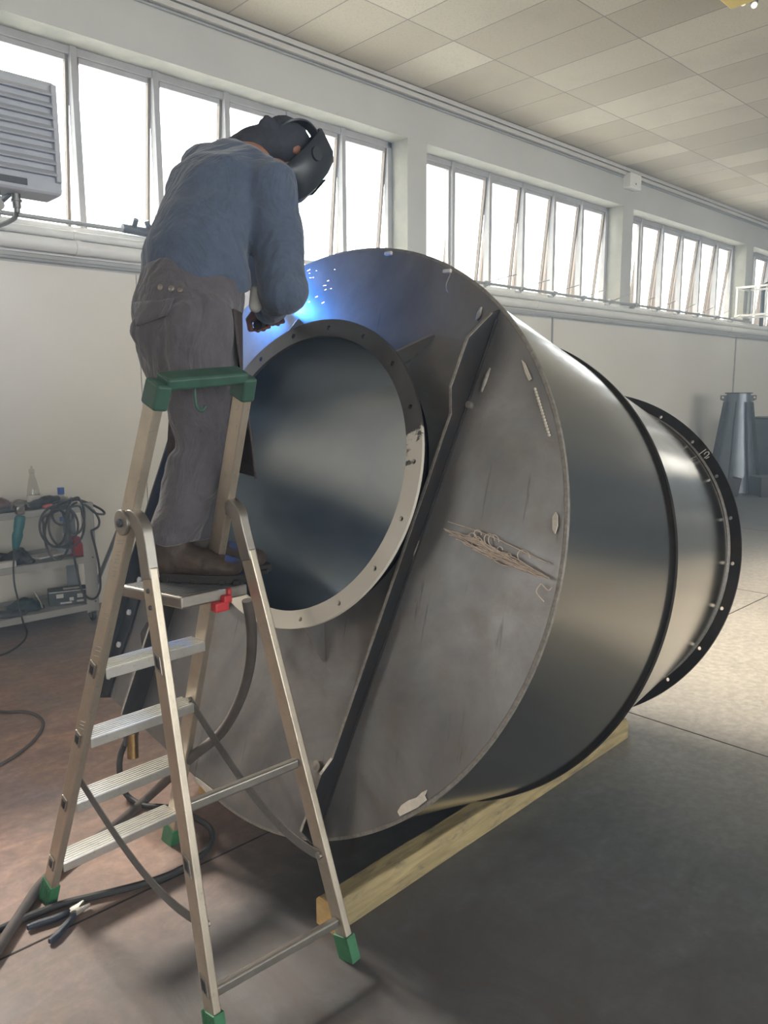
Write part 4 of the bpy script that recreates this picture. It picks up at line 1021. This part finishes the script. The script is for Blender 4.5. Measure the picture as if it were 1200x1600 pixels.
tag(MB().bar(lb, lb2, .012, .055, V((0,-1,0))).build('leaning_strut', M_SHELFD, None, 0, .003), 'grey flat strut slanting beside the trolley, behind the ladder stile', 'strut')
def P(px, py, y): return on_y(px, py, y)
# angle grinder hanging over the front edge of the top shelf
ag = thing('angle_grinder', 'teal angle grinder hanging over the trolley top edge, cable trailing down', 'angle grinder', P(30,800,5.58))
y_ = 5.575
MB().lathe(P(32,806,y_), (P(25,852,y_)-P(32,806,y_)), [(0,0),(.030,0),(.036,.02),(.034,.08),(.030,.11),(.036,.135),(.030,.18),(.020,.23),(0,.232)], 20).build('motor_body', M_TEAL, ag)
MB().box(P(31,797,y_), (.055,.06,.065), (V((1,0,0)),V((0,1,0)),V((0,0,1)))).build('gear_head', M_IRON, ag, 0, .012, 3)
MB().lathe(P(30,795,y_-.03), (0,-1,0), [(.022,0),(.022,.012),(.010,.016),(.010,.03),(0,.03)], 18).build('spindle', M_IRON, ag)
gd = MB(); gd.add([P(30,794,y_)+V((math.cos(a)*.062,h_,math.sin(a)*.062)) for h_ in (-.035,.01) for a in [PI*k/14 for k in range(15)]], [(k,k+1,16+k,15+k) for k in range(14)])
go_ = gd.build('disc_guard', M_IRON, ag, 60); z_ = go_.modifiers.new('t','SOLIDIFY'); z_.thickness = .003
MB().lathe(P(25,848,y_), (P(22,868,y_)-P(25,848,y_)), [(0,0),(.018,0),(.014,.05),(.007,.09),(0,.09)], 14).build('cable_sleeve', M_BLACK, ag)
gc = [P(22,868,y_), P(21,890,y_), P(23,915,y_), P(29,940,y_), P(33,960,y_), P(38,978,y_+.01), on_z(42,987,.006), on_z(38,1000,.006), on_z(22,1014,.006), on_z(0,1024,.006), on_z(-40,1030,.006)]
MB().tube(spline(gc,6), .0065, 8).build('cord', M_CABLE, ag)
# bottles
zt = .886
b = thing('plastic_bottle', 'slim clear bottle with faded print standing at the back of the trolley top', 'bottle', V((P(51,788,5.9).x,5.9,zt)))
o_ = V((P(52,770,5.9).x,5.9,zt)); MB().lathe(o_, Z, [(0,0),(.042,0),(.046,.02),(.044,.10),(.028,.19),(.018,.225),(.018,.24),(0,.24)], 20).build('bottle_body', M_CLEAR, b)
MB().lathe(o_+V((0,0,.24)), Z, [(0,0),(.02,0),(.02,.03),(.008,.035),(.008,.055),(0,.055)], 14).build('spray_nozzle', M_CLEAR, b); MB().lathe(o_+V((0,0,.03)), Z, [(.0465,0),(.0465,.05)], 20).build('bottle_label', M_PAPER, b)
b = thing('capped_bottle', 'clear water bottle with tall blue cap on the trolley top', 'bottle', V((P(96,790,5.74).x,5.74,zt)))
o_ = V((P(96,780,5.74).x,5.74,zt)); MB().lathe(o_, Z, [(0,0),(.036,0),(.038,.02),(.034,.05),(.018,.08),(.016,.095),(0,.095)], 18).build('bottle_body', M_CLEAR, b); MB().lathe(o_+V((0,0,.085)), Z, [(0,0),(.024,0),(.024,.05),(0,.05)], 18).build('bottle_cap', M_BLUE, b)
b = thing('water_bottle', 'large clear plastic bottle on the middle shelf behind the hanging cable', 'bottle', V((P(100,850,5.76).x,5.76,.50)))
o_ = V((P(100,840,5.76).x,5.76,.501)); MB().lathe(o_, Z, [(0,0),(.050,0),(.054,.02),(.052,.06),(.056,.09),(.052,.12),(.056,.16),(.050,.20),(.024,.25),(.018,.27),(.018,.28),(0,.28)], 20).build('bottle_body', M_CLEAR, b); MB().lathe(o_+V((0,0,.27)), Z, [(0,0),(.021,0),(.021,.025),(0,.025)], 16).build('bottle_cap', M_BLUE, b); MB().lathe(o_+V((0,0,.02)), Z, [(.0545,0),(.0545,.08)], 20).build('bottle_label', simple('pale_blue_label',(150,160,170),.6), b)
# lumps of cloth, gloves, sleeves
def lump(name, label, cat, pts, rad, mat, disp=.015, vox=.008):
    m = MB(); m.limb(pts, rad, Z, 14); o = blob(name, m, mat, None, vox, 2, [(disp,.04,2)]); return tag(o, label, cat)
lump('welding_sleeve', 'long black sleeve lying across the trolley top beside the grinder', 'sleeve', [P(40,795,5.72), P(58,788,5.72), P(75,781,5.74), P(88,780,5.76)], [(.03,.035),(.035,.045),(.036,.05),(.028,.04)], M_BLACK)
lump('leather_glove', 'brown leather glove at the left end of the trolley top', 'glove', [P(-12,793,5.70), P(4,788,5.70), P(16,791,5.70)], [(.04,.06),(.05,.06),(.028,.04)], M_PALEBROWN)
lump('rubber_hose_end', 'black tube lying at the front left of the trolley top', 'tube', [P(-20,800,5.655), P(4,798,5.655), P(20,797,5.655)], [.024,.024,.022], M_BLACK, .002, .005)
lump('red_rag', 'small pink red rag on the trolley top by the cable coil', 'rag', [P(69,792,5.68), P(80,790,5.68)], [(.014,.03),(.014,.03)], simple('faded_red_cloth',(190,90,86),.9), .01, .005)
lump('dark_apron_pile', 'crumpled dark cloth piled on the middle shelf under the grinder', 'cloth', [P(-20,874,5.78), P(10,876,5.76), P(32,870,5.76), P(50,880,5.74)], [(.05,.09),(.05,.09),(.065,.10),(.03,.06)], M_BLACK, .04)
lump('dark_tool_bag', 'dark teal tool bag on the bottom shelf, left of the carton', 'bag', [P(22,952,5.80), P(40,945,5.80), P(58,948,5.80)], [(.04,.08),(.06,.10),(.04,.08)], simple('dark_teal_cloth',(34,56,62),.7,0,.2,20), .03)
lump('grey_cloth', 'dark grey folded cloth at the left front of the bottom shelf', 'cloth', [P(-20,962,5.72), P(15,960,5.72), P(38,957,5.72)], [(.025,.06),(.028,.07),(.02,.05)], M_DGREY, .02)
tag(MB().box(P(8,885,5.66)+V((0,0,.012)), (.14,.06,.045), (V((.98,.1,0)),V((-.1,.98,0)),Z)).build('pale_packet', M_PAPER, None, 0, .008), 'pale packet on the front left of the middle shelf', 'packet')
tag(MB().box(P(74,868,5.74)+V((0,0,.005)), (.22,.14,.012), (V((.9,.25,0)).normalized(),V((-.25,.9,0)).normalized(),Z)).build('folded_paper', M_PAPER, None, 0, .003), 'folded pale paper lying on the middle shelf beneath the cable loops', 'paper')
tag(MB().cyl(P(77,858,5.7), P(77,850,5.7), .024, 16).build('tape_roll', M_SHELF), 'small grey roll on the middle shelf under the hanging loops', 'roll')
rw = MB(); a0 = V((P(123,850,5.68).x,5.68,.501)); rw.prism([a0+V((-.05,0,0)), a0+V((.05,0,0)), a0+V((.036,0,.07)), a0+V((.012,0,.15)), a0+V((-.022,0,.15)), a0+V((-.046,0,.05))], V((0,.07,0)))
tag(rw.build('red_wedge', M_RED, None, 0, .008), 'bright red plastic wedge on the middle shelf beside the upright', 'wedge')
# printed carton on the bottom shelf
ca = thing('carton', 'small dark printed carton on the right of the bottom shelf', 'box', V((P(110,940,5.74).x,5.76,.136)))
cx_, cy_ = P(107,930,5.76).x, 5.775; X_ = V((.96,-.28,0)); Y_ = V((.28,.96,0))
MB().box((cx_,cy_,.136+.055), (.27,.15,.11), (X_,Y_,Z)).build('carton_body', M_CARTON, ca, 0, .003)
pr = MB()
for dx, dz, w_, h_ in ((-.06,.02,.05,.03),(.02,-.01,.03,.025),(.08,.01,.04,.03),(.08,-.03,.05,.015),(-.02,-.035,.08,.012)):
    pr.box(V((cx_,cy_,.191))+X_*dx-Y_*.0755+Z*dz, (w_,.001,h_), (X_,Y_,Z))
pr.box(V((cx_,cy_,.191))-Y_*.0755+Z*.052, (.268,.001,.006), (X_,Y_,Z)); pr.box(V((cx_,cy_,.191))+X_*.1355, (.001,.14,.05), (X_,Y_,Z))
pr.box(V((cx_,cy_,.247))+X_*.03, (.12,.06,.001), (X_,Y_,Z)); pr.build('printed_marks', M_CARTONW, ca, 0)
sr = MB().tube([P(54,925,5.75), P(63,940,5.72), P(66,950,5.70)], .006, 8); tag(sr.build('screwdriver_shaft', M_IRON), 'thin metal rod leaning on the bottom shelf beside the dark bag', 'rod')
# coil of black cable hung over the top shelf
yc = 5.59
coil = [P(72,792,yc+.12), P(85,786,yc+.08), P(100,784,yc+.04)]
for (cx0, cy0, rx, ry, jt) in ((92,822,30,33,2),(86,824,18,30,-2),(104,820,28,36,3),(90,834,20,40,1),(98,806,16,14,-1),(118,806,14,28,0)):
    coil += [P(cx0+rx*math.sin(a), cy0-ry*math.cos(a), yc+.03*math.cos(a)+random.uniform(-.012,.012)) for a in [2*PI*k/12+.2*jt for k in range(12)]]
coil += [P(100,786,yc+.05), P(120,781,yc+.1), P(140,787,yc+.12), P(158,796,yc+.1), P(163,803,yc+.06), P(150,802,yc+.02), P(138,792,yc+.02), P(128,786,yc+.05), P(142,793,yc+.08), P(154,810,yc+.06), P(154,822,yc+.03), P(146,828,yc+.02), P(143,832,yc), P(150,860,yc-.01), P(155,885,yc-.01), P(157,915,yc-.01), P(153,930,yc-.01), P(145,936,yc-.01), P(135,932,yc-.01), P(127,920,yc-.01), P(120,890,yc), P(114,860,yc), P(109,835,yc), P(108,805,yc+.01), P(112,790,yc+.04), P(120,785,yc+.06)]
tag(MB().tube(spline(coil,5), .0085, 8).build('cable_coil', M_CABLE), 'coil of black cable hung over the right of the trolley top in loose loops', 'cable')
tag(MB().tube(spline([P(170,934,5.60), P(180,931,5.55), P(200,930,5.62), P(215,940,5.8)],5), .008, 8).build('cable_end', M_CABLE), 'short black cable end passing behind the ladder stile, right of the trolley', 'cable')

# ------------------------------------------------------------------ hoppers and tubs far along the wall
hpx = thing('steel_hopper', 'tapered dark steel hopper with ribs and top lugs standing by the far wall', 'hopper', (13.25,5.35,0))
hc = V((13.25,5.35,0)); 
MB().lathe(hc, Z, [(.37,.02),(.37,.10),(.185,1.52),(.185,1.66),(.17,1.66),(.17,1.5)], 40).build('hopper_shell', M_HOP, hpx)
MB().lathe(hc, Z, [(.17,1.655),(.215,1.655),(.215,1.675),(.17,1.675)], 40).build('top_flange', M_FLG, hpx)
for k in range(8):
    a = math.radians(10+45*k); e = V((math.cos(a),math.sin(a),0)); t_ = V((-math.sin(a),math.cos(a),0))
    MB().prism([hc+e*.36+Z*.02, hc+e*.44+Z*.02, hc+e*.235+Z*1.52, hc+e*.18+Z*1.52], t_*.012).build('rib', M_FLG, hpx, 0)
for s_ in (-1, 1):
    e = rt.copy(); e.z = 0; e.normalize(); p = hc+e*s_*.18+Z*1.50
    m = MB(); m.prism([p, p+e*s_*.12+Z*.06, p+e*s_*.12+Z*.13, p+Z*.13], V((.012,.012,0))); lo_ = m.build('lifting_lug', M_FLG, hpx, 0)
    MB().lathe(p+e*s_*.085+Z*.095-V((e.y,-e.x,0))*-.004, V((-.7,-.7,0)), [(.018,0),(.018,.003),(0,.003)], 12).build('lug_eye', M_CHALK, lo_)
tk = thing('steel_tank', 'round dark steel tank with top flange at the right edge, beside the hopper', 'tank', (14.25,5.0,0)); tc2 = V((14.3,5.05,0))
MB().lathe(tc2, Z, [(0,.05),(.44,.05),(.44,1.22)], 40).build('tank_wall', M_HOP, tk); MB().lathe(tc2, Z, [(.43,1.22),(.50,1.22),(.50,1.245),(0,1.245)], 40).build('top_flange', M_FLG, tk)
MB().lathe(tc2, Z, [(.46,0),(.46,.06),(.4,.06)], 40).build('base_ring', M_FLG, tk)
lp = MB(); lp.add([tc2+V((-.35,-.2,1.25)),tc2+V((.0,-.4,1.26)),tc2+V((.35,-.1,1.27)),tc2+V((0,.2,1.26)),tc2+V((-.3,0,1.30))], [(0,1,4),(1,2,4),(2,3,4),(3,0,4)]); tag(lp.build('scrap_sheet', M_ALU2, None, 0), 'thin pale scrap sheet lying on top of the steel tank', 'sheet')
def tub(label, c, w_, d_, h_):
    m = MB(); c = V(c); q = lambda k, z: [c+rtf*(i*w_/2*k)+fwf*(j*d_/2*k)+Z*z for i, j in ((-1,-1),(1,-1),(1,1),(-1,1))]
    rg = q(.82,.0)+q(1,h_)+q(.93,h_)+q(.78,.03); m.add(rg, [(3,2,1,0)]+[(r*4+k, r*4+(k+1)%4, r*4+4+(k+1)%4, r*4+4+k) for r in range(3) for k in range(4)]+[(12,13,14,15)])
    return tag(m.build('tub', M_FLG, None, 0, .01), label, 'tub')
rtf = V((rt.x,rt.y,0)).normalized(); fwf = V((fw.x,fw.y,0)).normalized()
tub('low dark tub on the floor just left of the steel hopper', on_z(1137,775,0)+fwf*.1, .34, .4, .30)
tub('low dark tub on the floor before the steel tank at the right edge', on_z(1200,776,0)+fwf*.1, .36, .4, .32)

# ------------------------------------------------------------------ bluish haze added to veil the hall like lens glare
t = NT('veil_scatter'); t.n.remove(t.b); vs_ = t.node('ShaderNodeVolumeScatter'); vs_.inputs['Color'].default_value = (.62,.80,1.0,1); vs_.inputs['Density'].default_value = HAZE; vs_.inputs['Anisotropy'].default_value = .35
t.l.new(vs_.outputs[0], t.n['Material Output'].inputs['Volume'])
tag(MB().bx(X0-.4, X1+.4, YB-.7, YW+.62, -.3, ZC+.3).build('veil_haze', t.m, None, 0), 'thin bluish haze filling the hall, added to veil it like lens glare', 'haze', kind='stuff')
